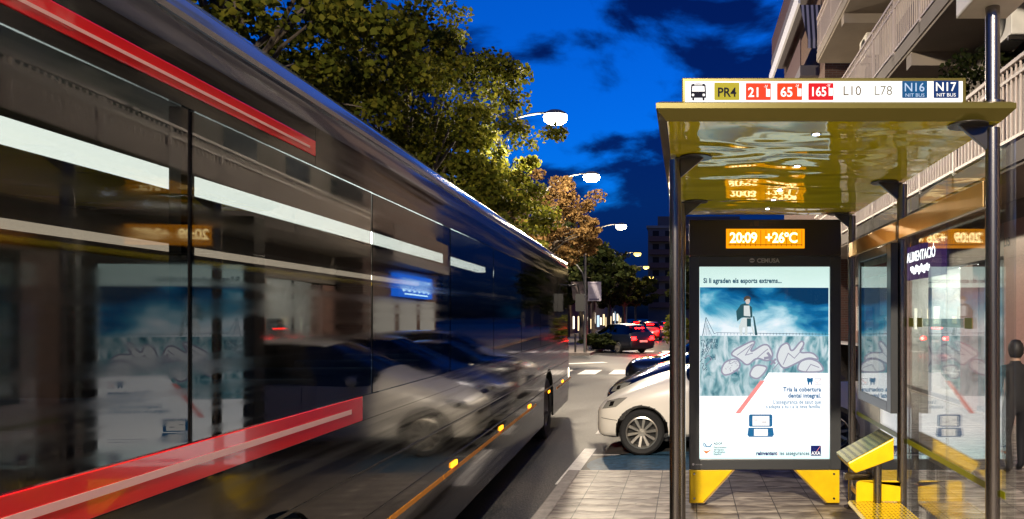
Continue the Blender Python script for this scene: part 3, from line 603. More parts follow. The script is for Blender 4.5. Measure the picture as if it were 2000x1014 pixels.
def buspaint():
    m = mat('bus_grey_paint', (.022, .021, .020), .14, .2, coat=.35, ior=1.6)
    m.node_tree.nodes['Principled BSDF'].inputs['Coat Roughness'].default_value = .05
    motion_streaks(m, m.node_tree.nodes['Principled BSDF'].inputs['Roughness'], .03, .22); return m
BP = buspaint(); RED = mat('red_trail_paint', (.78, .012, .02), .16, coat=.8); BROOF = mat('bus_roof_paint', (.10, .12, .17), .13, .4, coat=.7)
BGLASS = glassmat('bus_tinted_glass', (.34, .33, .32), 1.66)
motion_streaks(BGLASS, next(x for x in BGLASS.node_tree.nodes if x.type == 'BSDF_GLOSSY').inputs['Roughness'], .005, .09)
BG2 = mat('window_gap', (.01, .01, .01), .4)
# lower panel with wheel arches
axles = (11.35, 3.0, -1.6)
poly = [(T0, zz(.12))]
for a_ in sorted(axles): poly += [(a_ - .56, zz(.12))] + [(a_ + .56 * math.cos(R(180 - i * 15)), .47 + .10 + .52 * math.sin(R(i * 15))) for i in range(1, 12)] + [(a_ + .56, zz(.12))]
poly += [(T1 - .12, zz(.12)), (T1, zz(.35)), (T1, zz(1.165)), (T0, zz(1.165))]
MB().prism(poly, lambda u, v, d: (d, u, v), -.03, 0).build('side_panel', BP, bus)
for z in (.62, .88):
    MB().box(.0005, .005, T0 + .1, T1 - .15, zz(z), zz(z + .014)).build('trim_strip', mat('bus_trim', (.08, .08, .08), .2, .8), bus)
MB().box(-.02, .004, T0 + .02, 3.95, zz(1.168), zz(1.298)).build('painted_red_trail', RED, bus, bevel=.003)  # light trail of the lower tail lamp, put in as red paint
PIN = mat('pale_trail_paint', (.90, .52, .50), .25)  # bright core of the tail lamp trails, painted pale pink
MB().box(.0042, .0055, T0 + .02, 3.80, zz(1.222), zz(1.246)).build('painted_trail_core', PIN, bus)
MB().box(.0042, .0055, T0 + .02, 3.34, zz(2.490), zz(2.500)).build('painted_trail_core', PIN, bus)
MB().box(-.02, .002, 3.953, T1 - .10, zz(1.168), zz(1.298)).build('waist_panel', BP, bus)
MB().box(-.02, .004, T0 + .02, 3.4, zz(2.465), zz(2.535)).build('upper_painted_red_trail', RED, bus, bevel=.003)  # upper tail lamp's light trail, also as red paint
MB().box(-.02, .002, 3.403, T1 - .05, zz(2.42), zz(2.60)).box(-.02, .002, T0, 3.4, zz(2.42), zz(2.463)).box(-.02, .002, T0, 3.4, zz(2.537), zz(2.60)).build('cantrail', BP, bus)
# windows flush with thin gaps; doors as deeper panes
wy = [T0 + .1, -2.3, -.8, .9, 2.5, 4.1, 5.7, 7.3, 8.9, 10.5, 12.5, T1 - .15]
for a_, b_ in zip(wy[:-1], wy[1:]):
    MB().box(-.010, -.004, a_ + .012, b_ - .012, zz(1.302), zz(2.416)).build('window', BGLASS, bus)
mb = MB()
for a_ in wy[::2]: MB().box(-.05, -.011, a_ - .035, a_ + .035, zz(1.3), zz(2.42)).build('window_pillar', BG2, bus)
pass
# roof shell: rounded
prof = [(0, zz(2.602)), (0, zz(2.70)), (-.03, zz(2.79)), (-.10, zz(2.855)), (-.22, zz(2.89)), (-1.27, zz(2.93)), (-2.32, zz(2.89)), (-2.44, zz(2.855)), (-2.51, zz(2.79)), (-2.54, zz(2.70)), (-2.54, zz(2.602))]
mb = MB(); n_ = len(prof); mb.add([(x, T0, z) for x, z in prof] + [(x, T1 - .08, z) for x, z in prof], [(i, i + 1, n_ + i + 1, n_ + i) for i in range(n_ - 1)]); mb.build('roof', BROOF, bus, 50)
MB().box(-.012, .012, T0 + .05, T1 - .2, zz(2.70), zz(2.722)).build('gutter', mat('gutter_metal', (.45, .45, .47), .2, .9), bus)
for (a_, b_) in ((3.5, 6.5), (8.5, 10.8)): MB().box(-2.0, -.55, a_, b_, zz(2.86), zz(3.03)).build('roof_unit', BROOF, bus, bevel=.05)
# other sides, floor, interior
INT = mat('bus_interior', (.09, .085, .08), .6)
MB().box(-2.54, -2.51, T0, T1, zz(.12), zz(2.6)).build('far_side', INT, bus)
MB().box(-2.50, -.035, T0 + .05, T1 - .05, zz(.16), zz(.22)).build('floor', BLACK, bus)
MB().box(-2.50, -.035, T0, T0 + .05, zz(.2), zz(2.6)).build('rear_panel', BP, bus)
MB().prism([(-2.5, zz(.2)), (-.04, zz(.2)), (-.04, zz(1.1)), (-2.5, zz(1.1))], lambda u, v, d: (u, d, v), T1 - .06, T1).build('front_panel', BP, bus)
MB().box(-2.46, -.06, T1 - .05, T1 - .03, zz(1.1), zz(2.6)).build('windscreen', BGLASS, bus)
MB().box(-.30, -.22, T0 + .2, 7.9, zz(2.212), zz(2.268)).build('ceiling_light', glow('bus_tube_light', (.85, 1, .95), 9), bus)
MB().box(-2.3, -2.2, T0 + .2, 12, zz(2.25), zz(2.30)).build('ceiling_light', glow('bus_tube_far', (1, .9, .7), 3), bus)
MB().box(-2.50, -.035, T0 + .06, T1 - .1, zz(2.50), zz(2.53)).build('ceiling', INT, bus)
SEAT = mat('bus_seat', (.03, .05, .10), .7)
for i in range(15):
    y = T0 + .9 + i * .82
    if 6.2 < y < 7.6 or 11.8 < y: continue
    s_ = MB(); s_.box(-.98, -.10, y, y + .42, zz(.72), zz(.80)); s_.box(-.98, -.10, y - .06, y, zz(.80), zz(1.42)); s_.box(-.6, -.5, y + .1, y + .2, zz(.22), zz(.72)); s_.build('seat', SEAT, bus, bevel=.02)
MB().tube([(-.75, T0 + 1, zz(2.0)), (-.75, T1 - 2, zz(2.0))], .016).build('grab_rail', mat('grab_yellow', (.7, .45, .02), .3), bus)
# lamps
AMK = glow('amber_marker', (1, .33, .01), 5); RDL = glow('red_tail_lamp', (1, .03, .03), 3)
for k in range(7):
    y = 2.0 + 1.85 * k
    MB().box(.0, .012, y, y + .16, zz(.545), zz(.585)).build('side_marker', AMK, bus, bevel=.004)
AMTRAIL = mat('painted_amber_trail', (1, .36, .01), .35)  # light trail of the side markers, painted on as amber strips
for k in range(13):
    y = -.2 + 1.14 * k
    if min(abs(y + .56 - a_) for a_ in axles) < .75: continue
    MB().box(.0005, .003, y, y + 1.12, zz(.50), zz(.535)).build('painted_amber_trail', AMTRAIL, bus)
for z, h in ((1.19, .09), (2.47, .06)): MB().box(-.06, .006, T0 - .01, T0 + .018, zz(z), zz(z + h)).build('tail_lamp', RDL, bus)
MB().box(-.14, .008, T1 - .09, T1 + .01, zz(.55), zz(.75)).build('headlamp', glow('bus_headlamp', (1, .9, .7), 4), bus, bevel=.02)
m_ = MB(); m_.tube([(.0, T1 - .1, zz(2.35)), (.16, T1 + .12, zz(2.38)), (.2, T1 + .15, zz(2.2))], .018); m_.box(.12, .30, T1 + .10, T1 + .18, zz(1.85), zz(2.2)); m_.build('wing_mirror', BLACK, bus, 40)
for a_ in axles:
    for x in (-.16, -2.38):
        w = MB(); w.lathe([(.28, -.13), (.44, -.14), (.47, -.11), (.47, .11), (.44, .14), (.28, .13)], lambda r, q, t: (x + q, a_ + r * math.cos(t), .475 + r * math.sin(t)), 40, closed=True)
        wo = w.build('wheel', RUBBER, bus, 40)
        w = MB(); w.lathe([(.0, .06), (.09, .07), (.12, .02), (.24, .04), (.285, .12)], lambda r, q, t: (x + (q if x > -1 else -q), a_ + r * math.cos(t), .475 + r * math.sin(t)), 32); o = w.build('hub', mat('wheel_hub', (.3, .3, .3), .4, .8), bus, 40); o.parent = wo
# ------------------------------------------------------------------ cars
def wheel_parts(root, x, y, r, out, tyre=RUBBER):
    w = MB(); k = .105
    w.lathe([(r * .70, -k * .85), (r * .9, -k), (r, -k * .7), (r, k * .7), (r * .9, k), (r * .70, k * .85)], lambda q, a_, t: (x + q * math.cos(t), y + a_, r + q * math.sin(t)), 40, closed=True)
    wo = w.build('wheel', tyre, root, 40)
    rm = MB(); f = lambda q, a_, t: (x + q * math.cos(t), y + out * a_, r + q * math.sin(t))
    rm.lathe([(r * .715, k * .9), (r * .66, k * .95), (r * .62, k * .6), (r * .62, -k * .2)], f, 40)
    rm.lathe([(0, k * .75), (r * .15, k * .72), (r * .17, k * .4)], f, 20)
    for i in range(10):
        t = 2 * math.pi * i / 10 + .15; c, s_ = math.cos(t), math.sin(t); hw = r * .055
        q = []
        for (rr, w_, dep) in ((r * .12, hw * .8, .62), (r * .64, hw * 1.15, .86)):
            for sg in (-1, 1): q.append((x + rr * c - sg * w_ * s_, y + out * k * dep, r + rr * s_ + sg * w_ * c))
        for (rr, w_, dep) in ((r * .12, hw * .8, .25), (r * .64, hw * 1.15, .4)):
            for sg in (-1, 1): q.append((x + rr * c - sg * w_ * s_, y + out * k * dep, r + rr * s_ + sg * w_ * c))
        rm.add(q, [(0, 1, 3, 2), (0, 2, 6, 4), (1, 5, 7, 3)])
    ro = rm.build('rim', mat('alloy', (.62, .58, .50), .28, .85), root, 40); ro.parent = wo
    bk = MB(); bk.lathe([(0, k * .1), (r * .62, k * .1)], f, 24); bo = bk.build('brake_disc', mat('dark_disc', (.03, .03, .03), .5, .5), root); bo.parent = wo
HATCH = dict(L=4.45, wb=(.66, 3.30), r=.31, st=[
 (0.00, .52, .30, .42, .52, .46, .56, .58), (.04, .68, .22, .44, .58, .58, .64, .665), (.14, .79, .20, .46, .66, .66, .72, .75), (.32, .855, .20, .50, .73, .70, .80, .83), (.55, .875, .20, .54, .82, .72, .90, .94),
 (.85, .885, .20, .57, .90, .73, 1.00, 1.05), (1.12, .885, .20, .58, .94, .74, 1.07, 1.12), (1.26, .885, .20, .58, .95, .73, 1.14, 1.19), (1.98, .885, .20, .59, .98, .60, 1.50, 1.545), (2.40, .885, .20, .59, .99, .60, 1.56, 1.605),
 (3.35, .885, .20, .60, 1.01, .60, 1.55, 1.59), (3.95, .875, .20, .60, 1.03, .58, 1.47, 1.50), (4.26, .85, .22, .60, 1.02, .64, 1.12, 1.14), (4.38, .81, .25, .58, .86, .68, .94, .95), (4.45, .70, .32, .52, .66, .62, .72, .73)], ws=7, rs=8, re=11, be=12)
SEDAN = dict(L=4.5, wb=(.90, 3.55), r=.31, st=[
 (0.00, .52, .28, .40, .50, .46, .54, .56), (.05, .70, .22, .44, .58, .60, .64, .66), (.16, .80, .20, .46, .64, .66, .70, .72), (.4, .865, .20, .50, .74, .72, .80, .82), (.85, .88, .20, .55, .84, .74, .90, .93),
 (1.2, .88, .20, .57, .89, .74, .96, .99), (1.36, .88, .20, .57, .90, .73, 1.0, 1.03), (2.1, .88, .20, .58, .93, .60, 1.36, 1.39), (2.5, .88, .20, .58, .94, .59, 1.41, 1.44),
 (3.1, .88, .20, .58, .95, .58, 1.37, 1.40), (3.75, .875, .20, .58, .96, .68, 1.05, 1.07), (4.2, .86, .20, .58, .95, .72, 1.03, 1.05), (4.38, .84, .24, .58, .90, .74, 1.0, 1.015), (4.46, .80, .28, .56, .80, .74, .90, .91), (4.5, .72, .34, .52, .68, .68, .78, .79)], ws=6, rs=7, re=9, be=10)
def make_car(name, label, loc, rz, shape, paint, lit=False, glass=None, group=None, detail=True):
    root = thing(name, label, 'car', loc, rz, group, local=True)
    st = shape['st']; rows = []
    for (x, w, zb, zm, zs, wr, zt2, zc) in st:
        half = [(0, zb), (w * .8, zb), (w * .97, zb + .06), (w, zm), (w * .985, zs), (wr, zt2), (wr * .6, zt2 + (zc - zt2) * .75), (0, zc)]
        ring_ = [(x, -a_, b_) for a_, b_ in half] + [(x, a_, b_) for a_, b_ in half[-2:0:-1]]
        rows.append(ring_)
    n = len(rows[0]); vs = [p for r_ in rows for p in r_]; fs = []; mi = []
    for i in range(len(rows) - 1):
        for k in range(n):
            fs.append((i * n + k, (i + 1) * n + k, (i + 1) * n + (k + 1) % n, i * n + (k + 1) % n))
            kk = k if k < 7 else n - 1 - k
            g_ = 0
            if kk in (4,) and shape['ws'] <= i < shape['be']: g_ = 1
            if kk in (5, 6) and (i == shape['ws'] or (shape['re'] <= i < shape['be'])): g_ = 1
            mi.append(g_)
    fs.append(tuple(range(n))); mi.append(0); fs.append(tuple((len(rows) - 1) * n + k for k in range(n - 1, -1, -1))); mi.append(0)
    me = bpy.data.meshes.new('tmp'); me.from_pydata(vs, [], fs); me.materials.append(paint); me.materials.append(BLACK); me.polygons.foreach_set('material_index', mi)
    bm = bmesh.new(); bm.from_mesh(me); bmesh.ops.recalc_face_normals(bm, faces=bm.faces)
    cl = bm.edges.layers.float.new('crease_edge')
    for e in bm.edges:
        ms_ = {f_.material_index for f_ in e.link_faces}
        if len(ms_) > 1: e[cl] = .85
    bm.to_mesh(me); bm.free()
    o = bpy.data.objects.new('tmp', me); COL.objects.link(o)
    sd = o.modifiers.new('s', 'SUBSURF'); sd.levels = 3; sd.render_levels = 3
    cut = MB()
    for xw in shape['wb']:
        for sgn in (-1, 1): cut.cyl((xw, sgn * .66, shape['r'] + .01), (xw, sgn * 1.2, shape['r'] + .01), shape['r'] + .055, n=40)
    co = cut.build('cut', BLACK); co.hide_render = True
    bo = o.modifiers.new('b', 'BOOLEAN'); bo.object = co; bo.operation = 'DIFFERENCE'; bo.solver = 'EXACT'
    dg = bpy.context.evaluated_depsgraph_get(); ev = bpy.data.meshes.new_from_object(o.evaluated_get(dg))
    bpy.data.objects.remove(o); bpy.data.objects.remove(co)
    V = [v.co.copy() for v in ev.vertices]
    tree = BVHTree.FromPolygons(V, [tuple(p.vertices) for p in ev.polygons])
    arch_r = shape['r'] + .058
    def in_arch(c): return any((c.x - xw) ** 2 + (c.z - shape['r'] - .01) ** 2 < arch_r ** 2 and abs(c.y) > .6 for xw in shape['wb'])
    for nm, sel, m in (('body', lambda p: p.material_index != 1, [paint, BLACK]), ('window', lambda p: p.material_index == 1, [glass or CARGLASS])):
        mb = MB(); mp = {}
        for p in ev.polygons:
            if not sel(p): continue
            idx = []
            for v in p.vertices:
                if v not in mp: mp[v] = len(mb.v); mb.v.append(tuple(V[v]))
                idx.append(mp[v])
            mb.f.append(idx); mb.m.append(1 if nm == 'body' and (in_arch(p.center) or (p.center.z < .24)) else 0)
        mb.build(nm, m, root, 32, fix=False)
    def proj(x, z, sgn, off):
        h = tree.ray_cast(Vector((x, sgn * 3, z)), Vector((0, -sgn, 0)))
        if h[0] is None: return None
        return h[0] + h[1] * off
    def projx(y, z, rear, off):
        h = tree.ray_cast(Vector((9 if rear else -5, y, z)), Vector((-1 if rear else 1, 0, 0)))
        return None if h[0] is None else h[0] + h[1] * off
    def patch(name, poly, fn, off, m, mi_=None):
        c = Vector((sum(p[0] for p in poly) / len(poly), sum(p[1] for p in poly) / len(poly)))
        mb = MB(); N = 4; dense = []
        for a_, b_ in zip(poly, poly[1:] + poly[:1]):
            for k in range(4): dense.append(Vector(a_).lerp(Vector(b_), k / 4))
        rings = [[fn(*(c.lerp(q, j / N)), off) for q in dense] for j in range(1, N + 1)]; cp = fn(c.x, c.y, off)
        if cp is None or any(q is None for r_ in rings for q in r_): return None
        vs_ = [cp] + [q for r_ in rings for q in r_]; L = len(dense)
        fs_ = [(0, 1 + k, 1 + (k + 1) % L) for k in range(L)]
        for j in range(N - 1): fs_ += [(1 + j * L + k, 1 + (j + 1) * L + k, 1 + (j + 1) * L + (k + 1) % L, 1 + j * L + (k + 1) % L) for k in range(L)]
        mb.add(vs_, fs_); return mb.build(name, m, root, 60, fix=False)
    HL = glow('headlight_on', (1, .95, .85), 3) if lit == 'front' else HEADL
    TL = glow('tail_light_on', (1, .002, .002), 80) if lit else TAILL
    L_ = shape['L']; z0 = st[3][4]
    for sgn in (-1, 1):
        h_ = patch('headlight', [(.10, z0 - .11), (.30, z0 - .07), (.46, z0 + .06), (.34, z0 + .045), (.16, z0 - .01)], lambda x, z, off: proj(x, z, sgn, off), .004, HL)
        if h_:
            patch('headlight_bulb', [(.20, z0 - .07), (.26, z0 - .055), (.28, z0 + .0), (.22, z0 - .01)], lambda x, z, off: proj(x, z, sgn, off), .007, CHROME)
        ty = [(sgn * .46, .74), (sgn * .74, .72), (sgn * .73, .90), (sgn * .48, .90)]
        patch('tail_light', ty, lambda y, z, off: projx(y, z, True, off), .006, TL)
        wheel_parts(root, shape['wb'][0], sgn * .775, shape['r'], sgn); wheel_parts(root, shape['wb'][1], sgn * .775, shape['r'], sgn)
        # seams: front door, sill
        xs = shape['wb'][0] + .54
        for pts_ in ([(xs + .06, .96), (xs + .02, .85), (xs, .7), (xs + .03, .4), (xs + .05, .27)], [(xs + 1.02, .97), (xs + 1.03, .7), (xs + 1.0, .4), (xs + .96, .27)], [(xs + .05, .275), (xs + .5, .275), (xs + .96, .275)], [(.09, .50), (.3, .48), (xs - .88, .47)]):
            mb = MB(); q = []
            for a_, b_ in zip(pts_[:-1], pts_[1:]):
                for k in range(6):
                    v = Vector(a_).lerp(Vector(b_), k / 6); r_ = proj(v.x, v.y, sgn, .0015)
                    if r_: q.append(r_)
            if len(q) > 3: mb.tube(q, .0035, 5); mb.build('door_seam', BLACK, root)
        hb = [(xs + .82, .86), (xs + .98, .86), (xs + .98, .89), (xs + .82, .89)]
        if detail: patch('door_handle', hb, lambda x, z, off: proj(x, z, sgn, off), .02, paint)
        mr = MB(); bx = st[shape['ws']][0] + .30; bz = st[shape['ws']][4] + .04
        for k in range(8):
            pass
        mr.tube([(bx + .05, sgn * .86, bz), (bx, sgn * .95, bz + .03), (bx, sgn * 1.0, bz + .06), (bx + .01, sgn * 1.06, bz + .06)], [.02, .05, .075, .04], 12); mr.build('wing_mirror', paint, root, 50)
    patch('grille', [(-.5, z0 - .20), (.5, z0 - .20), (.55, z0 - .14), (-.55, z0 - .14)], lambda y, z, off: projx(y, z, False, off), .004, BLACK)
    patch('air_intake', [(-.62, .30), (.62, .30), (.58, .40), (-.58, .40)], lambda y, z, off: projx(y, z, False, off), .004, BLACK)
    patch('number_plate', [(-.26, .44), (.26, .44), (.26, .54), (-.26, .54)], lambda y, z, off: projx(y, z, False, off), .008, WHITEP)
    patch('number_plate', [(-.26, .60), (.26, .60), (.26, .71), (-.26, .71)], lambda y, z, off: projx(y, z, True, off), .008, WHITEP)
    if lit:
        patch('brake_light', [(-.3, 1.32), (.3, 1.32), (.3, 1.37), (-.3, 1.37)], lambda y, z, off: projx(y, z, True, off), .006, TL)
        for sgn in (-1, 1):
            ld = bpy.data.lights.new('tail_light_glow', 'POINT'); ld.energy = 45; ld.color = (1, .02, .015); ld.shadow_soft_size = .08
            lo = bpy.data.objects.new('tail_light_glow', ld); COL.objects.link(lo); lo.parent = root; lo.location = (L_ + .12, sgn * .6, .8)
    MB().box(shape['wb'][0] - .3, shape['wb'][1] + .3, -.6, .6, .15, .24).build('underbody', BLACK, root)
    bpy.data.meshes.remove(ev)
    return root
CARGLASS = glassmat('car_glass', (.06, .07, .075), 1.6)
HEADL = mat('headlight_glass', (.70, .68, .60), .12, .6, coat=1)
TAILL = mat('tail_lens', (.30, .01, .01), .12, coat=1)
PW = mat('white_car_paint', (.86, .81, .72), .3, coat=.5, var=.03, vscale=2); PB = mat('navy_car_paint', (.004, .010, .055), .14, .2, coat=1); PK = mat('black_car_paint', (.006, .006, .008), .14, coat=1); PS = mat('silver_car_paint', (.45, .44, .42), .25, .8, coat=1); PR = mat('red_car_paint', (.30, .012, .012), .25, coat=1); PD = mat('dark_blue_car_paint', (.004, .007, .014), .35, coat=.3)
PG = 'cars parked across the bays'
make_car('parked_car', 'white car parked nose out beside the shelter with ten spoke alloy wheels', (-1.29, 10.72, RZ), 0, HATCH, PW, group=PG)
make_car('parked_car', 'glossy navy blue car parked nose out just behind the white car', (-1.42, 13.05, RZ), 0, HATCH, PB, group=PG)
make_car('parked_car', 'black saloon parked tail out between the navy car and the silver car', (3.2, 15.45, RZ), math.pi, SEDAN, PK, group=PG)
make_car('parked_car', 'silver car parked nose out last in the row before the crossing', (-1.36, 18.2, RZ), 0, HATCH, PS, group=PG)
TG = 'cars driving away down the street'
make_car('moving_car', 'dark blue car turning left over the crossing with lit tail lights', (-5.3, 41.2, RZ), R(-48), HATCH, PD, lit=True, group=TG)
make_car('moving_car', 'red car driving away with glaring tail lights beyond the crossing', (-3.1, 63.5, RZ), R(-90), HATCH, PR, lit=True, group=TG)
make_car('moving_car', 'distant grey car with lit tail lights left of the red car', (-6.0, 88, RZ), R(-90), HATCH, PS, lit=True, group=TG)
make_car('moving_car', 'pale car with lit tail lights farther ahead right of the red car', (-2.2, 79, RZ), R(-90), HATCH, PS, lit=True, group=TG)
# ------------------------------------------------------------------ street lamps
LG = 'street lamps along the avenue'
POLE = mat('lamp_pole_paint', (.14, .14, .135), .4, .5)
BULB = glow('lamp_bulb', (1, .86, .62), 60); BULBY = glow('lamp_bulb_yellow', (1, .70, .16), 3.2)
def lamp(label, px_, py_, hx, h=9.0, yellow=False, power=LAMP_W, col=(1, .83, .60), twin=False, br=.26):
    root = thing('street_lamp', label, 'street lamp', (px_, py_, 0), 0, LG)
    m = MB(); m.cyl((px_, py_, RZ), (px_, py_, .9), .12, .11, 16); m.cyl((px_, py_, .9), (px_, py_, h - 1.4), .085, .06, 16); m.build('pole', POLE, root, 40)
    q = []; s_ = hx - px_
    for i in range(11):
        t = i / 10; q.append((px_ + s_ * (1 - math.cos(t * math.pi / 2)) * .93, py_, h - 1.4 + 1.45 * math.sin(t * math.pi / 2)))
    MB().tube(q, [.06 - .025 * i / 10 for i in range(11)], 12).build('arm', POLE, root, 50)
    hd_ = MB(); f = lambda r_, a_, t: (hx + r_ * 1.25 * math.cos(t), py_ + r_ * .75 * math.sin(t), h + a_)
    hd_.lathe([(0, .16), (.16, .14), (.30, .05), (.33, -.02), (.31, -.03)], f, 24); ho = hd_.build('lamp_head', POLE, root, 50)
    b = MB(); b.lathe([(.305, -.031), (.34, -.12), (.31, -.26), (.20, -.36), (0, -.40)], f, 24); bo = b.build('lamp_glass', BULBY if yellow else BULB, root, 50); bo.parent = ho; bo.location = (0, 0, 0)
    if power:
        ld = bpy.data.lights.new('street_lamp_light', 'POINT'); ld.energy = power; ld.color = col; ld.shadow_soft_size = .22
        lo = bpy.data.objects.new('street_lamp_light', ld); COL.objects.link(lo); lo.location = (hx - px_, 0, h - .62); lo.parent = root
    return root
lamp('nearest street lamp, its big white head glowing at the edge of the green tree', -7.4, 25.6, -4.72)
lamp('second street lamp with a long curved arm over the brown leaved tree', -7.4, 36.4, -4.88)
lamp('third street lamp, white head alone against the cloudy sky', -7.9, 56, -5.2, power=LAMP_W * .5)
lamp('fourth street lamp with a yellow head above the dark treetops', -8.4, 80, -5.6, yellow=True, power=LAMP_W * .4, col=(1, .7, .3))
lamp('fifth street lamp with a yellow head beside the far apartment block', -8.6, 101, -5.85, yellow=True, power=LAMP_W * .25, col=(1, .7, .3))
lamp('sixth street lamp, small and yellow, last of the tall row', -9.2, 126, -6.4, yellow=True, power=0)
lamp('street lamp standing on the pavement behind the viewer by the kerb', 2.6, -5.5, -.6, 8.6, power=12500, col=(1, .85, .65))
# banner post
bp_ = thing('banner_post', 'slim grey post with two hanging banners on the corner beyond the crossing', 'banner post', (-5.22, 36.5, -.04))
m = MB(); m.cyl((-5.22, 36.5, -.04), (-5.22, 36.5, 5.1), .085, .06, 14); m.build('pole', POLE, bp_, 40)
m = MB(); m.tube([(-5.22, 36.5, 3.4), (-5.35, 36.5, 4.0), (-5.65, 36.5, 4.4), (-6.1, 36.5, 4.6)], .04, 8); m.build('arm', POLE, bp_, 40)
BAN = mat('banner_cloth', (.50, .47, .56), .8, var=.12); BAN2 = mat('banner_photo', (.16, .13, .12), .8, var=.7, vscale=5)
def banner(x0, x1, z0, z1, m, skew=0):
    mb = MB(); N = 8
    vs_ = [(x0 + (x1 - x0) * i / N + skew * (1 - j / N) * (z1 - z0), 36.5 + .05 * math.sin(i * .8 + j * .5), z0 + (z1 - z0) * j / N) for j in range(N + 1) for i in range(N + 1)]
    mb.add(vs_, [(j * (N + 1) + i, j * (N + 1) + i + 1, (j + 1) * (N + 1) + i + 1, (j + 1) * (N + 1) + i) for j in range(N) for i in range(N)])
    return mb.build('banner', m, bp_, 60, fix=False)
banner(-5.08, -4.40, 2.58, 3.56, BAN); banner(-5.95, -5.32, 2.62, 3.56, BAN2, .12)
m = MB(); m.box(-5.0, -4.5, 36.42, 36.43, 2.63, 2.70); m.box(-5.0, -4.55, 36.42, 36.43, 3.44, 3.47); m.build('banner_print', mat('banner_ink', (.12, .11, .2), .8), bp_, fix=False)
# ------------------------------------------------------------------ trees
def leafmat(name, c1, c2, c3):
    m = bpy.data.materials.new(name); m.use_nodes = True; nt = m.node_tree; n, l = nt.nodes, nt.links
    for q in list(n): n.remove(q)
    o = n.new('ShaderNodeOutputMaterial'); g_ = n.new('ShaderNodeNewGeometry'); r = ramp(nt, [(0, c1), (.5, c2), (1, c3)])
    l.new(g_.outputs['Random Per Island'], r.inputs[0])
    p = n.new('ShaderNodeBsdfPrincipled'); p.inputs['Roughness'].default_value = .75; p.inputs['Specular IOR Level'].default_value = .12; t = n.new('ShaderNodeBsdfTranslucent'); mx = n.new('ShaderNodeMixShader'); mx.inputs[0].default_value = .35
    l.new(r.outputs[0], p.inputs['Base Color']); l.new(r.outputs[0], t.inputs[0]); l.new(p.outputs[0], mx.inputs[1]); l.new(t.outputs[0], mx.inputs[2]); l.new(mx.outputs[0], o.inputs[0])
    return m
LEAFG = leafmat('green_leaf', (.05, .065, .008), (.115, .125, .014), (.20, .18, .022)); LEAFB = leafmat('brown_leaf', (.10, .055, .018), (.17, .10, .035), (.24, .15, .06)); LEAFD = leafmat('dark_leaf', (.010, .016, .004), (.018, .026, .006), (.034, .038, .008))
BARK = mat('bark', (.10, .08, .06), .85, var=.4, vscale=5, bump=.6, bscale=12)
def crown_mesh(name, rng, a, h, ncl, nleaf, ls, cr, m):
    """leaf clumps spread through an ellipsoid (half width a, half height h, centre at 0)"""
    cs = []
    for i in range(ncl):
        d = rng.normal(size=3); d /= np.linalg.norm(d); r = rng.uniform(.35, 1) ** .55
        lump = 1 + .14 * math.sin(3 * math.atan2(d[1], d[0]) + 1.3) * (1 - abs(d[2])) + rng.uniform(-.06, .06)
        cs.append((d[0] * a * r * lump, d[1] * a * r * lump, d[2] * h * r * (1.0 if d[2] > 0 else .8)))
    cs = np.array(cs); which = rng.integers(0, ncl, nleaf); rad = rng.uniform(.6, 1.25, ncl) * cr
    off = rng.normal(size=(nleaf, 3)); off /= np.linalg.norm(off, axis=1)[:, None]; off *= (rng.uniform(0, 1, nleaf) ** .45 * rad[which])[:, None]; off[:, 2] *= .6
    c = cs[which] + off
    nrm = rng.normal(size=(nleaf, 3)) * .75 + off / cr * .5 + np.array([0, 0, .35]); nrm /= np.linalg.norm(nrm, axis=1)[:, None]
    t = np.cross(nrm, rng.normal(size=(nleaf, 3))); t /= np.linalg.norm(t, axis=1)[:, None]; b = np.cross(nrm, t)
    s = (rng.uniform(.6, 1.25, nleaf) * ls)[:, None]
    shp = [(-.5, 0, 0), (-.15, -.42, .06), (.25, -.36, .05), (.62, 0, -.08), (.25, .36, .05), (-.15, .42, .06)]
    V = np.stack([c + t * (s * x) + b * (s * y) + nrm * (s * z) for x, y, z in shp], 1).reshape(-1, 3)
    nl = nleaf; F = np.arange(nl)[:, None] * 6
    faces = np.concatenate([F + np.array([0, 1, 2, 3]), F + np.array([0, 3, 4, 5])], 1).reshape(-1)
    me = bpy.data.meshes.new(name); me.vertices.add(len(V)); me.vertices.foreach_set('co', V.astype(np.float32).ravel())
    nf = nl * 2; me.loops.add(nf * 4); me.loops.foreach_set('vertex_index', faces.astype(np.int32)); me.polygons.add(nf)
    me.polygons.foreach_set('loop_start', np.arange(nf, dtype=np.int32) * 4); me.polygons.foreach_set('loop_total', np.full(nf, 4, np.int32))
    me.materials.append(m); me.update(); me.validate()
    return me, cs
def tree(name, label, x, y, zc, a, h, seed, leaf, ncl, nleaf, ls, cr, group, mesh=None, rz=0, tr=.16):
    rng = np.random.default_rng(seed); root = thing(name, label, 'tree', (x, y, RZ), rz, group, local=True)
    if mesh is None: mesh = crown_mesh('crown', rng, a, h, ncl, nleaf, ls, cr, leaf)
    me, cs = mesh
    c = bpy.data.objects.new('crown', me); COL.objects.link(c); c.parent = root; c.location = (0, 0, zc - RZ)
    t = MB(); zz0 = zc - RZ - h * .75
    t.tube([(0, 0, 0), (.04, .03, zz0 * .5), (-.03, .05, zz0), (.05, 0, zc - RZ), (0, 0, zc - RZ + h * .6)], [tr * 1.25, tr, tr * .85, tr * .5, tr * .15], 10)
    for k in range(0, len(cs), max(1, len(cs) // 34)):
        p = cs[k]; b0 = Vector((0, .03, zz0 + rng.uniform(-.1, 1.0) * h * .7)); e = Vector((p[0], p[1], p[2] + zc - RZ))
        if e.z < b0.z: b0.z = max(zz0 - .2, e.z - .5)
        mid = b0.lerp(e, .5) + Vector((0, 0, .3)); t.tube([b0, mid, e], [tr * .38, tr * .22, tr * .06], 6)
    t.build('trunk', BARK, root, 60)
    return mesh
NG = 'leafy trees beside the near carriageway'
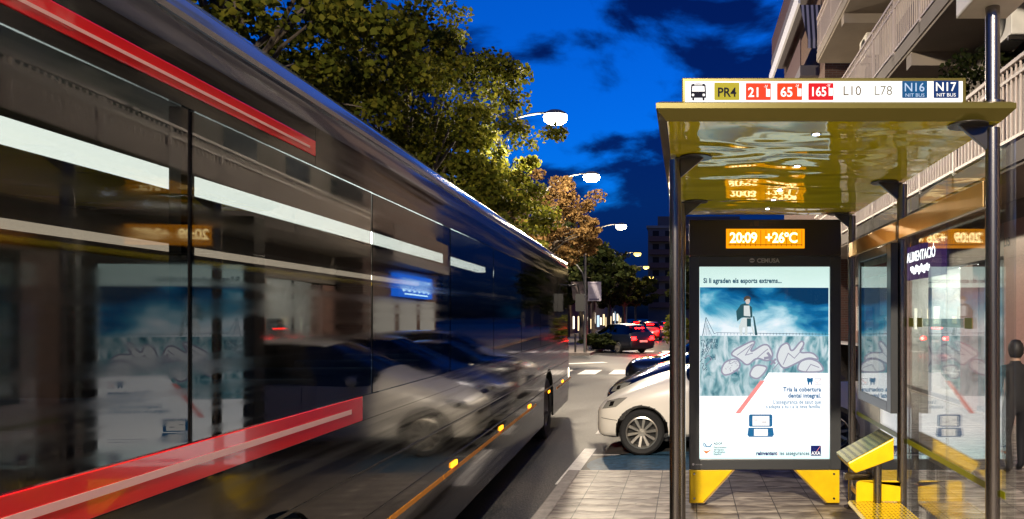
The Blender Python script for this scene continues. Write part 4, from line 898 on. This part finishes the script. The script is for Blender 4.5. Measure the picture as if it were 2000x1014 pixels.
m1 = tree('street_tree', 'tallest green tree with its lit crown reaching over the bus roof', -7.85, 20.0, 5.7, 3.85, 5.5, 1, LEAFG, 260, 52000, .115, .62, NG)
m1b = tree('street_tree', 'sparse dark tree over the bus with sky showing through', -8.6, 13.6, 7.8, 3.7, 4.0, 2, LEAFG, 150, 26000, .125, .60, NG)
tree('street_tree', 'dark tree behind the bus at the top left corner', -9.0, 7.2, 7.8, 3.3, 3.3, 3, LEAFG, 110, 16000, .13, .58, NG, rz=1.2)
tree('street_tree', 'lower green tree leaning out beneath the nearest street lamp', -7.75, 23.6, 5.3, 3.05, 3.1, 9, LEAFG, 170, 26000, .125, .5, NG)
m2 = tree('brown_tree', 'brown leaved tree lit warm by the street lamp behind the bus', -6.6, 31.5, 5.9, 3.0, 2.35, 5, LEAFB, 150, 24000, .12, .45, NG)
FG = 'dark trees along the far avenue'
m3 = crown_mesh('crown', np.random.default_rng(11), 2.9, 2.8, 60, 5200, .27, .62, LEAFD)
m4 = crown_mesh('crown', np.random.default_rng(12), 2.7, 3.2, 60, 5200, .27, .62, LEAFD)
far = [(-8.2, 44, 4.9, 'tree behind the banner post with a rounded dark crown'), (-7.7, 52, 5.1, 'tree just right of the banner post under the third lamp'), (-11.5, 48, 5.2, 'tree set back behind the banner post to the left'),
       (-8.0, 61, 5.3, 'tree under the fourth lamp arm'), (-7.8, 71, 5.3, 'tree in the middle of the avenue with lamp lit edge'), (-7.4, 83, 5.2, 'tree in front of the far apartment block'), (-11, 66, 5.6, 'tree set back behind the avenue row'), (-7.0, 97, 5.4, 'small tree near the end of the avenue'),
       (1.2, 60, 4.6, 'tree on the right pavement beyond the crossing'), (2.2, 72, 5.0, 'second tree on the right pavement past the crossing'), (-11.3, 82, 6.0, 'tree farthest left behind the avenue')]
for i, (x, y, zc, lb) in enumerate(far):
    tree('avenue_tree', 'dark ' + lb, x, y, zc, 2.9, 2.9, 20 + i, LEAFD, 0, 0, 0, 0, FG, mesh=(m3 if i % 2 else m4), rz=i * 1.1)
def shrub(name, label, x, y, z, a, h, seed, n, ls, leaf=LEAFD, cat='shrub'):
    root = thing(name, label, cat, (x, y, z), 0, local=True); me, cs = crown_mesh('foliage', np.random.default_rng(seed), a, h, 34, n, ls, a * .42, leaf)
    c = bpy.data.objects.new('foliage', me); COL.objects.link(c); c.parent = root; c.location = (0, 0, h * .95)
    t = MB()
    for p in cs[::3]: t.tube([(0, 0, 0), (p[0] * .4, p[1] * .4, h * .5), (p[0], p[1], p[2] + h * .95)], [.02, .012, .005], 5)
    t.build('stem', BARK, root, 60)
shrub('shrub', 'leafy green shrub at the kerb beside the shelter post far ahead', -.65, 45, RZ, .9, 1.1, 31, 1600, .14, LEAFG)
hg = thing('hedge', 'low dark clipped hedge on the corner behind the banner post', 'hedge', (-4.6, 38.6, -.04), 0, local=True)
rng = np.random.default_rng(8); n = 5000; V = []
me, cs = crown_mesh('foliage', rng, 1.0, .55, 70, 5000, .11, .28, LEAFD)
co = np.empty(len(me.vertices) * 3, np.float32); me.vertices.foreach_get('co', co); co = co.reshape(-1, 3); co[:, 0] *= 1.9; co[:, 1] += .6; co[:, 2] *= .8; me.vertices.foreach_set('co', co.ravel())
c = bpy.data.objects.new('foliage', me); COL.objects.link(c); c.parent = hg; c.location = (.6, 0, .55)
# ------------------------------------------------------------------ right-hand apartment building
PLAST = mat('beige_plaster', (.21, .18, .15), .8, var=.12, vscale=1.5, bump=.15, bscale=25)
SOFF = mat('soffit_plaster', (.25, .21, .17), .8, var=.14, vscale=1.2)
RAILW = mat('cream_railing', (.50, .42, .37), .45)
PANEL = mat('railing_screen', (.52, .43, .36), .55, var=.08)
DARKW = mat('dark_window', (.015, .017, .02), .12)
BRICK = mat('dark_brick', (.10, .045, .032), .8)
def brickify(m, c1, c2, mo, sc, w=.5, h=.12):
    n, l = nodes(m); b = n['Principled BSDF']; tc = n.new('ShaderNodeTexCoord'); sp = n.new('ShaderNodeSeparateXYZ'); cb = n.new('ShaderNodeCombineXYZ'); ad_ = n.new('ShaderNodeMath')
    l.new(tc.outputs['Object'], sp.inputs[0]); l.new(sp.outputs[0], ad_.inputs[0]); l.new(sp.outputs[1], ad_.inputs[1]); l.new(ad_.outputs[0], cb.inputs[0]); l.new(sp.outputs[2], cb.inputs[1])
    bt = n.new('ShaderNodeTexBrick'); bt.inputs['Color1'].default_value = (*c1, 1); bt.inputs['Color2'].default_value = (*c2, 1); bt.inputs['Mortar'].default_value = (*mo, 1); bt.inputs['Scale'].default_value = sc
    bt.inputs['Brick Width'].default_value = w; bt.inputs['Row Height'].default_value = h; bt.inputs['Mortar Size'].default_value = .012; l.new(cb.outputs[0], bt.inputs['Vector']); l.new(bt.outputs[0], b.inputs['Base Color'])
brickify(BRICK, (.10, .042, .03), (.065, .03, .022), (.10, .08, .07), 1.0, .26, .075)
GRAN = mat('pink_granite', (.40, .24, .20), .35, var=.22, vscale=55)
bd = thing('apartment_building', 'beige apartment block with railed balconies above the shops on the right', 'building', (6, 15, 0))
FX, BX = 5.25, 4.1
wl_ = MB(); wl_.box(FX, 14, 1.0, 12.2, 3.3, 22); wl_.box(FX, 14, 12.2, 23.2, 3.3, 22)
wl_.build('wall', PLAST, bd)
# ground-floor wall with openings
for (a_, b_) in ((1.0, 2.5), (5.5, 6.2), (9.4, 11.9), (13.2, 13.8), (17.9, 18.6), (22.2, 23.2)): MB().box(FX, FX + .35, a_, b_, 0, 2.70).build('shopfront_pier', GRAN, bd)
MB().box(FX, FX + .35, 1.0, 11.9, 2.703, 3.3).build('shopfront_beam', GRAN, bd)
MB().box(FX, FX + .35, 11.903, 23.2, 2.75, 3.298).build('shopfront_fascia', mat('grey_fascia', (.33, .30, .27), .5, var=.1), bd)
mb = MB(); mb.text('LIS', lambda u, v: (FX - .006, 11.9 - u, 2.90 + v), .2, 0, 'LEFT', .004); mb.build('facade_lettering', BLACK, bd, fix=False)
# shop interiors
SHW = mat('shop_white', (.78, .77, .74), .6); SHF = mat('shop_floor', (.35, .3, .25), .3)
for (a_, b_, w_) in ((13.8, 17.9, 1), (18.6, 22.2, .7), (11.9, 13.2, .35), (6.2, 9.4, .04), (2.5, 5.5, .03)):
    s_ = MB(); s_.box(FX + .35, FX + 3.2, a_ - .1, a_, 0, 3.2); s_.box(FX + .35, FX + 3.2, b_, b_ + .1, 0, 3.2); s_.box(FX + 3.2, FX + 3.3, a_, b_, 0, 3.2); s_.box(FX + .36, FX + 3.2, a_, b_, 2.98, 3.0)
    s_.build('shop_room', SHW, bd); MB().box(FX + .01, FX + 3.2, a_, b_, -.01, .02).build('shop_floor', SHF, bd)
    e = MB(); e.box(FX + .8, FX + 2.6, a_ + .4, b_ - .4, 2.93, 2.95); e.build('ceiling_lamp', glow('shop_light_%d' % int(w_ * 100), (1, .95, .86), 12 * w_), bd)
    e = MB(); e.box(FX + .9, FX + 2.9, a_ + .5, a_ + .9, .02, 1.7); e.box(FX + .9, FX + 2.9, b_ - .9, b_ - .5, .02, 1.7); e.box(FX + .7, FX + 1.2, a_ + 1.3, a_ + 2.2, .02, 1.0)
    e.build('shelving', mat('shop_shelf', (.25, .27, .28), .6, var=.7, vscale=9), bd)
    g_ = MB(); g_.box(FX + .1, FX + .115, a_, (a_ + b_) / 2 - .03, .1, 2.74); g_.box(FX + .1, FX + .115, (a_ + b_) / 2 + .03, b_, .1, 2.74); g_.build('shop_window', GLASS, bd)
    g_ = MB(); g_.box(FX + .08, FX + .14, (a_ + b_) / 2 - .028, (a_ + b_) / 2 + .028, .1, 2.74); g_.box(FX + .08, FX + .14, a_, b_, .02, .1); g_.build('shop_frame', GREY, bd)
# signs
VIO = glow('violet_sign', (.07, .03, .13), .9); SGW = glow('white_sign_letters', (1, 1, 1), 4)
so = MB().box(FX - .12, FX - .002, 14.5, 16.9, 2.60, 3.36).build('shop_sign', VIO, bd, bevel=.01)
mb = MB(); mb.text('ALIMENTACIÓ', lambda u, v: (FX - .124, 16.75 - u, 3.00 + v), .32, 0, 'LEFT', .003, .92); mb.tube([(FX - .126, 16.45 - .022 * k, 2.80 + .075 * math.sin(k * 1.15) + .03 * math.sin(k * .41)) for k in range(58)], .014, 6)
sub(mb.build('sign_lettering', SGW, bd, fix=False), so)
BLS = glow('blue_sign', (.01, .16, .9), 2.2)
# balconies
def balcony(zb, y0, y1, zr, screen, fx=BX):
    MB().box(fx, FX - .002, y0, y1, zb, zb + .22).build('balcony_slab', SOFF, bd, bevel=.01)
    MB().box(fx - .03, fx - .002, y0 - .03, y1 + .03, zb + .05, zb + .30).build('balcony_edge', PLAST, bd)
    r_ = MB(); zf = zb + .30
    r_.box(fx - .035, fx + .025, y0, y1, zr - .05, zr); r_.box(fx - .02, fx + .01, y0, y1, zr - .22, zr - .18); r_.box(fx - .02, fx + .01, y0, y1, zf + .06, zf + .10)
    k = y0 + .06
    while k < y1: r_.box(fx - .016, fx + .004, k - .009, k + .009, zf + .10, zr - .05); k += .125
    k = y0
    while k < y1 + .1: r_.box(fx - .03, fx + .02, k - .02, k + .02, zf - .2, zr - .05); k += 1.6
    r_.build('railing', RAILW, bd)
    for ye in (y0, y1): MB().box(fx + .03, FX - .01, ye - .015, ye + .015, zr - .05, zr).build('end_rail', RAILW, bd)
    if screen: MB().box(fx + .03, fx + .045, y0 + .02, y1 - .02, zf + .02, zr - .1).build('railing_screen', PANEL, bd)
balcony(3.60, 3.0, 23.0, 4.95, True); balcony(6.62, 3.0, 19.6, 8.05, False); balcony(9.75, 6.0, 22.6, 11.15, False); balcony(12.9, 6, 22.6, 14.3, False)
mb = MB()
for zb in (3.9, 6.95, 10.1, 13.2):
    for y in np.arange(4.2, 23, 3.1): mb.box(FX - .02, FX - .003, y, y + 1.5, zb, zb + 2.1)
mb.build('balcony_door', DARKW, bd)
for zb in (6.62, 9.75, 12.9):
    for y in (7.4, 13.2, 18.9): MB().box(BX + .02, FX - .003, y, y + .3, zb - .25, zb - .001).build('soffit_beam', SOFF, bd)
MB().box(FX, FX + .01, .9, .95, 0, .1).build('skirting', GRAN, bd)
# striped awning and brick wing beyond
bw = thing('brick_building', 'dark brick apartment wing with a striped awning beyond the balconies', 'building', (6, 28, 0))
MB().box(BX + .35, 14, 23.25, 33.0, 0, 24).build('wall', BRICK, bw)
mb = MB()
for i, zb in enumerate((3.6, 6.7, 9.9, 13.05, 16.2)): mb.box(BX - .3, BX + .348, 24.2, 32.6, zb, zb + .35)
mb.build('balcony_slab', mat('grey_slab', (.10, .09, .10), .6), bw)
mb = MB()
for zb in (3.95, 7.05, 10.25, 13.4, 16.55):
    mb.box(BX - .28, BX - .25, 24.3, 32.5, zb, zb + .95)
mb.build('balcony_parapet', mat('brown_parapet', (.05, .022, .018), .7), bw)
def stripemat():
    m = mat('striped_awning', (.2, .2, .3), .7); n, l = nodes(m); b = n['Principled BSDF']; tc = n.new('ShaderNodeTexCoord'); w_ = n.new('ShaderNodeTexWave'); w_.bands_direction = 'X'; w_.inputs['Scale'].default_value = 2.0
    l.new(tc.outputs['Object'], w_.inputs['Vector']); r = ramp(nt_(m), [(.48, (.01, .012, .03)), (.52, (.28, .28, .40))]); l.new(w_.outputs[0], r.inputs[0]); l.new(r.outputs[0], b.inputs['Base Color']); return m
def nt_(m): return m.node_tree
mb = MB(); mb.add([(3.75, 24.0, 12.2), (4.6, 24.0, 12.2), (4.55, 23.6, 10.9), (3.95, 23.6, 10.9), (4.55, 23.6, 10.6), (3.95, 23.6, 10.6)], [(0, 1, 2, 3), (3, 2, 4, 5)]); mb.build('awning', stripemat(), bw)
MB().box(3.7, 3.78, 24.0, 32.6, 12.25, 12.75).build('awning_box', mat('white_awning_box', (.55, .56, .62), .5), bw)
# blue lit shop sign, farther along
bs = MB().box(BX + .10, BX + .348, 26.2, 31.2, 2.5, 3.35).build('shop_sign', BLS, bw, bevel=.01)
mb = MB()
for i in range(6):                                     # unreadable rounded letters
    yc = 30.5 - i * .72; mb.tube([(BX + .094, yc + .2 * math.cos(R(a_)), 2.93 + .22 * math.sin(R(a_ * 1.0))) for a_ in range(40 + 25 * (i % 3), 330, 29)], .035, 6)
mb.box(BX + .09, BX + .096, 27.0, 30.4, 2.58, 2.63); sub(mb.build('sign_lettering', glow('pale_blue_letters', (.5, .8, 1), 4), bw, fix=False), bs)
mb = MB()
for y in (24.2, 27.2, 30.2): mb.box(BX + .33, BX + .348, y, y + 2.4, .2, 2.4)
mb.build('shop_window', glow('shop_window_glow', (.9, .85, .75), .55), bw)
# AC units
def ac(label, x, y, z):
    r_ = thing('air_conditioner', label, 'air conditioner', (x, y, z), 0, 'air conditioners on the balconies')
    MB().box(x - .35, x, y - .4, y + .4, z, z + .6).build('case', WHITEP, r_, bevel=.02)
    m = MB(); m.lathe([(.24, 0), (.20, .02), (.05, .02), (0, .02)], lambda q, a_, t: (x - .352 - a_, y + q * math.cos(t), z + .3 + q * math.sin(t)), 24); m.build('fan_grille', BLACK, r_, 40)
    
    for dy in (-.35, .3): MB().box(x - .36, x, y + dy, y + dy + .05, z - .06, z - .001).build('wall_bracket', STEEL, r_)
ac('air conditioner high on the wall behind the second balcony railing', FX - .03, 19.9, 8.9)
ac('air conditioner under the upper balcony near the top edge', FX - .03, 15.4, 10.0 - .35)
ac('air conditioner at the top right corner beside the sign mast', FX - .03, 11.2, 6.0)
shrub('balcony_plant', 'dark bushy plant growing on the balcony behind the route sign', 4.75, 11.6, 3.85, 0.6, 1.2, 41, 3500, .07, LEAFD, 'plant')
# ------------------------------------------------------------------ far buildings
def farblock(label, x0, x1, y0, y1, h, m, floors, lit):
    b = thing('apartment_building', label, 'building', ((x0 + x1) / 2, y0, 0))
    MB().box(x0, x1, y0, y1, RZ, h).build('wall', m, b); MB().box(x0 - .3, x1 + .3, y0 - .3, y1, h, h + .5).build('roof', mat('roof_slab', (.16, .15, .15), .7), b)
    rnd = random.Random(int(x0 * 7 + y0)); fh = (h - 4) / floors
    sl = MB(); wn_ = MB(); wl2 = MB()
    for f_ in range(floors):
        z = 4 + f_ * fh; sl.box(x0 + .3, x1 - .3, y0 - 1.2, y0 - .002, z - .12, z + .12); sl.box(x0 + .3, x1 - .3, y0 - 1.2, y0 - 1.16, z + .12, z + .95)
        k = x0 + 1
        while k < x1 - 1.6: (wl2 if rnd.random() < lit else wn_).box(k, k + 1.3, y0 - .02, y0 - .003, z + .3, z + 2.2); k += 2.6
    sl.build('balcony', mat('far_balcony', (.07, .03, .03), .7), b); wn_.build('window', mat('far_dark_window', (.012, .013, .018), .7, spec=.1), b)
    if wl2.v: wl2.build('lit_window', glow('far_window', (1, .7, .35), .35), b)
    rt = MB(); rt.box(x0 + 2, x1 - 3, y0 + 1, y0 + 4, h + .5, h + 2.6); rt.build('rooftop_hut', m, b)
    return b
farblock('tall apartment block with stacked balconies closing the end of the street', -8.3, 14, 150, 170, 20.5, mat('far_plaster', (.07, .065, .08), .8), 6, 0)
farblock('low dark red apartment block beyond the avenue trees', -34, -20.5, 130, 145, 15.8, mat('far_red', (.12, .04, .035), .8), 4, .03)
farblock('grey apartment block between the red block and the street end', -20, -14.5, 140, 152, 13.5, mat('far_grey', (.15, .15, .16), .8), 4, .03)
# far shopfronts along the left side of the avenue
ls_ = thing('shop_row', 'long low row of dim lit shopfronts behind the avenue trees', 'building', (-16, 100, 0))
MB().box(-19, -13, 55, 145, RZ, 4.0).build('wall', mat('shop_row_wall', (.12, .10, .09), .8), ls_)
rnd = random.Random(4)
for i in range(24):
    y = 56 + i * 3.6; c_ = rnd.choice([((1, .75, .4), 1.2), ((1, .9, .7), 1.6), ((.6, .8, 1), .8), ((1, .6, .25), .9), ((1, .85, .2), 2.0)])
    MB().box(-13.0, -12.97, y, y + rnd.uniform(.5, 2.6), rnd.uniform(.2, 1.3), rnd.uniform(1.5, 2.9)).build('shop_window', glow('far_shop_%d' % (i % 7), c_[0], c_[1] * 1.5), ls_)
# bollards on the corner
BLD = mat('bollard_paint', (.05, .05, .05), .4, .6)
def bollard(i, x, y, lb):
    r_ = MB(); r_.cyl((0, 0, 0), (0, 0, .85), .05, n=12); r_.lathe([(.05, .85), (.065, .87), (.06, .93), (0, .96)], lambda q, a_, t: (q * math.cos(t), q * math.sin(t), a_), 12)
    o = r_.build('bollard', BLD, None, 40); o.location = (x, y, -.04); tag(o, lb, 'bollard', 'bollards on the corner')
for i, (x, lb) in enumerate(((-7.4, 'dark bollard on the corner left of the banner post'), (-6.5, 'dark bollard just left of the banner post foot'), (-5.75, 'dark bollard nearest the banner post'))): bollard(i, x, 36.7, lb)
# ------------------------------------------------------------------ person at the right edge
def person(x, y):
    root = thing('person', 'person in dark clothes walking away at the right edge of the picture', 'person', (x, y, 0), 0, local=True)
    H = 1.46; s_ = H / 1.75
    J = [(0, 0, .92, .13), (0, .0, 1.10, .135), (0, .01, 1.32, .15), (0, .015, 1.44, .085), (0, .02, 1.49, .065),        # pelvis..neck 0-4
         (-.10, 0, .88, .10), (-.11, .05, .48, .065), (-.11, -.06, .09, .045), (-.115, .07, .035, .04),                # left leg
         (.10, 0, .88, .10), (.11, .10, .50, .065), (.11, .10, .09, .045), (.115, .24, .035, .04),
         (-.19, .01, 1.40, .065), (-.24, -.03, 1.14, .045), (-.23, .06, .90, .034),
         (.19, .01, 1.40, .065), (.24, .05, 1.14, .045), (.235, .15, .92, .034)]
    E = [(0, 1), (1, 2), (2, 3), (3, 4), (0, 5), (5, 6), (6, 7), (7, 8), (0, 9), (9, 10), (10, 11), (11, 12), (2, 13), (13, 14), (14, 15), (2, 16), (16, 17), (17, 18)]
    # head and hands grow from the same skeleton
    b = len(J); J += [(0, .025, 1.56, .07), (0, .03, 1.64, .092), (0, .03, 1.72, .065)]; E += [(4, b), (b, b + 1), (b + 1, b + 2)]
    for w_, sx in ((15, -1), (18, 1)):
        px_, py_, pz_ = J[w_][:3]; p = len(J); J.append((px_, py_ + .015, pz_ - .06, .03)); E.append((w_, p))
        for k in range(4):
            q = len(J); J.append((px_, py_ - .018 + .022 * k, pz_ - .115, .010)); J.append((px_ - sx * .008, py_ - .015 + .022 * k, pz_ - .155 + abs(k - 1.5) * .007, .009)); E += [(p, q), (q, q + 1)]
        q = len(J); J.append((px_ - sx * .012, py_ + .05, pz_ - .085, .011)); E.append((p, q))
    me = bpy.data.meshes.new('body'); me.from_pydata([(a_ * s_, b_ * s_, c * s_) for a_, b_, c, r_ in J], E, [])
    o = bpy.data.objects.new('tmp', me); COL.objects.link(o)
    o.modifiers.new('k', 'SKIN'); sv = me.skin_vertices[0].data
    for i, j in enumerate(J): sv[i].radius = (j[3] * s_, j[3] * s_ * (.8 if i < 4 else 1)); sv[i].use_root = (i == 0)
    sd = o.modifiers.new('s', 'SUBSURF'); sd.levels = 2; sd.render_levels = 2
    dg = bpy.context.evaluated_depsgraph_get(); ev = bpy.data.meshes.new_from_object(o.evaluated_get(dg)); bpy.data.objects.remove(o)
    for m in (mat('skin', (.42, .26, .18), .6), mat('dark_jacket', (.010, .0095, .011), .8), mat('dark_trousers', (.007, .007, .011), .8), BLACK): ev.materials.append(m)
    for p in ev.polygons:
        z = p.center.z / s_; ax = abs(p.center.x) / s_; p.use_smooth = True
        p.material_index = 3 if z < .09 else 0 if (z > 1.50 or (ax > .19 and z < .93)) else 1 if z > .86 else 2
    bo = bpy.data.objects.new('body', ev); COL.objects.link(bo); bo.parent = root
    h = MB(); h.lathe([(.0, .115), (.055, .102), (.092, .05), (.103, -.01), (.096, -.07), (.068, -.125)], lambda q, a_, t: ((q * math.cos(t)) * s_, (.012 + q * 1.05 * math.sin(t) * (1 if math.sin(t) < 0 else .5)) * s_, (1.665 + a_) * s_), 20)
    h.build('hair', mat('dark_hair', (.012, .01, .009), .6), root, 60)
person(3.62, 7.9)
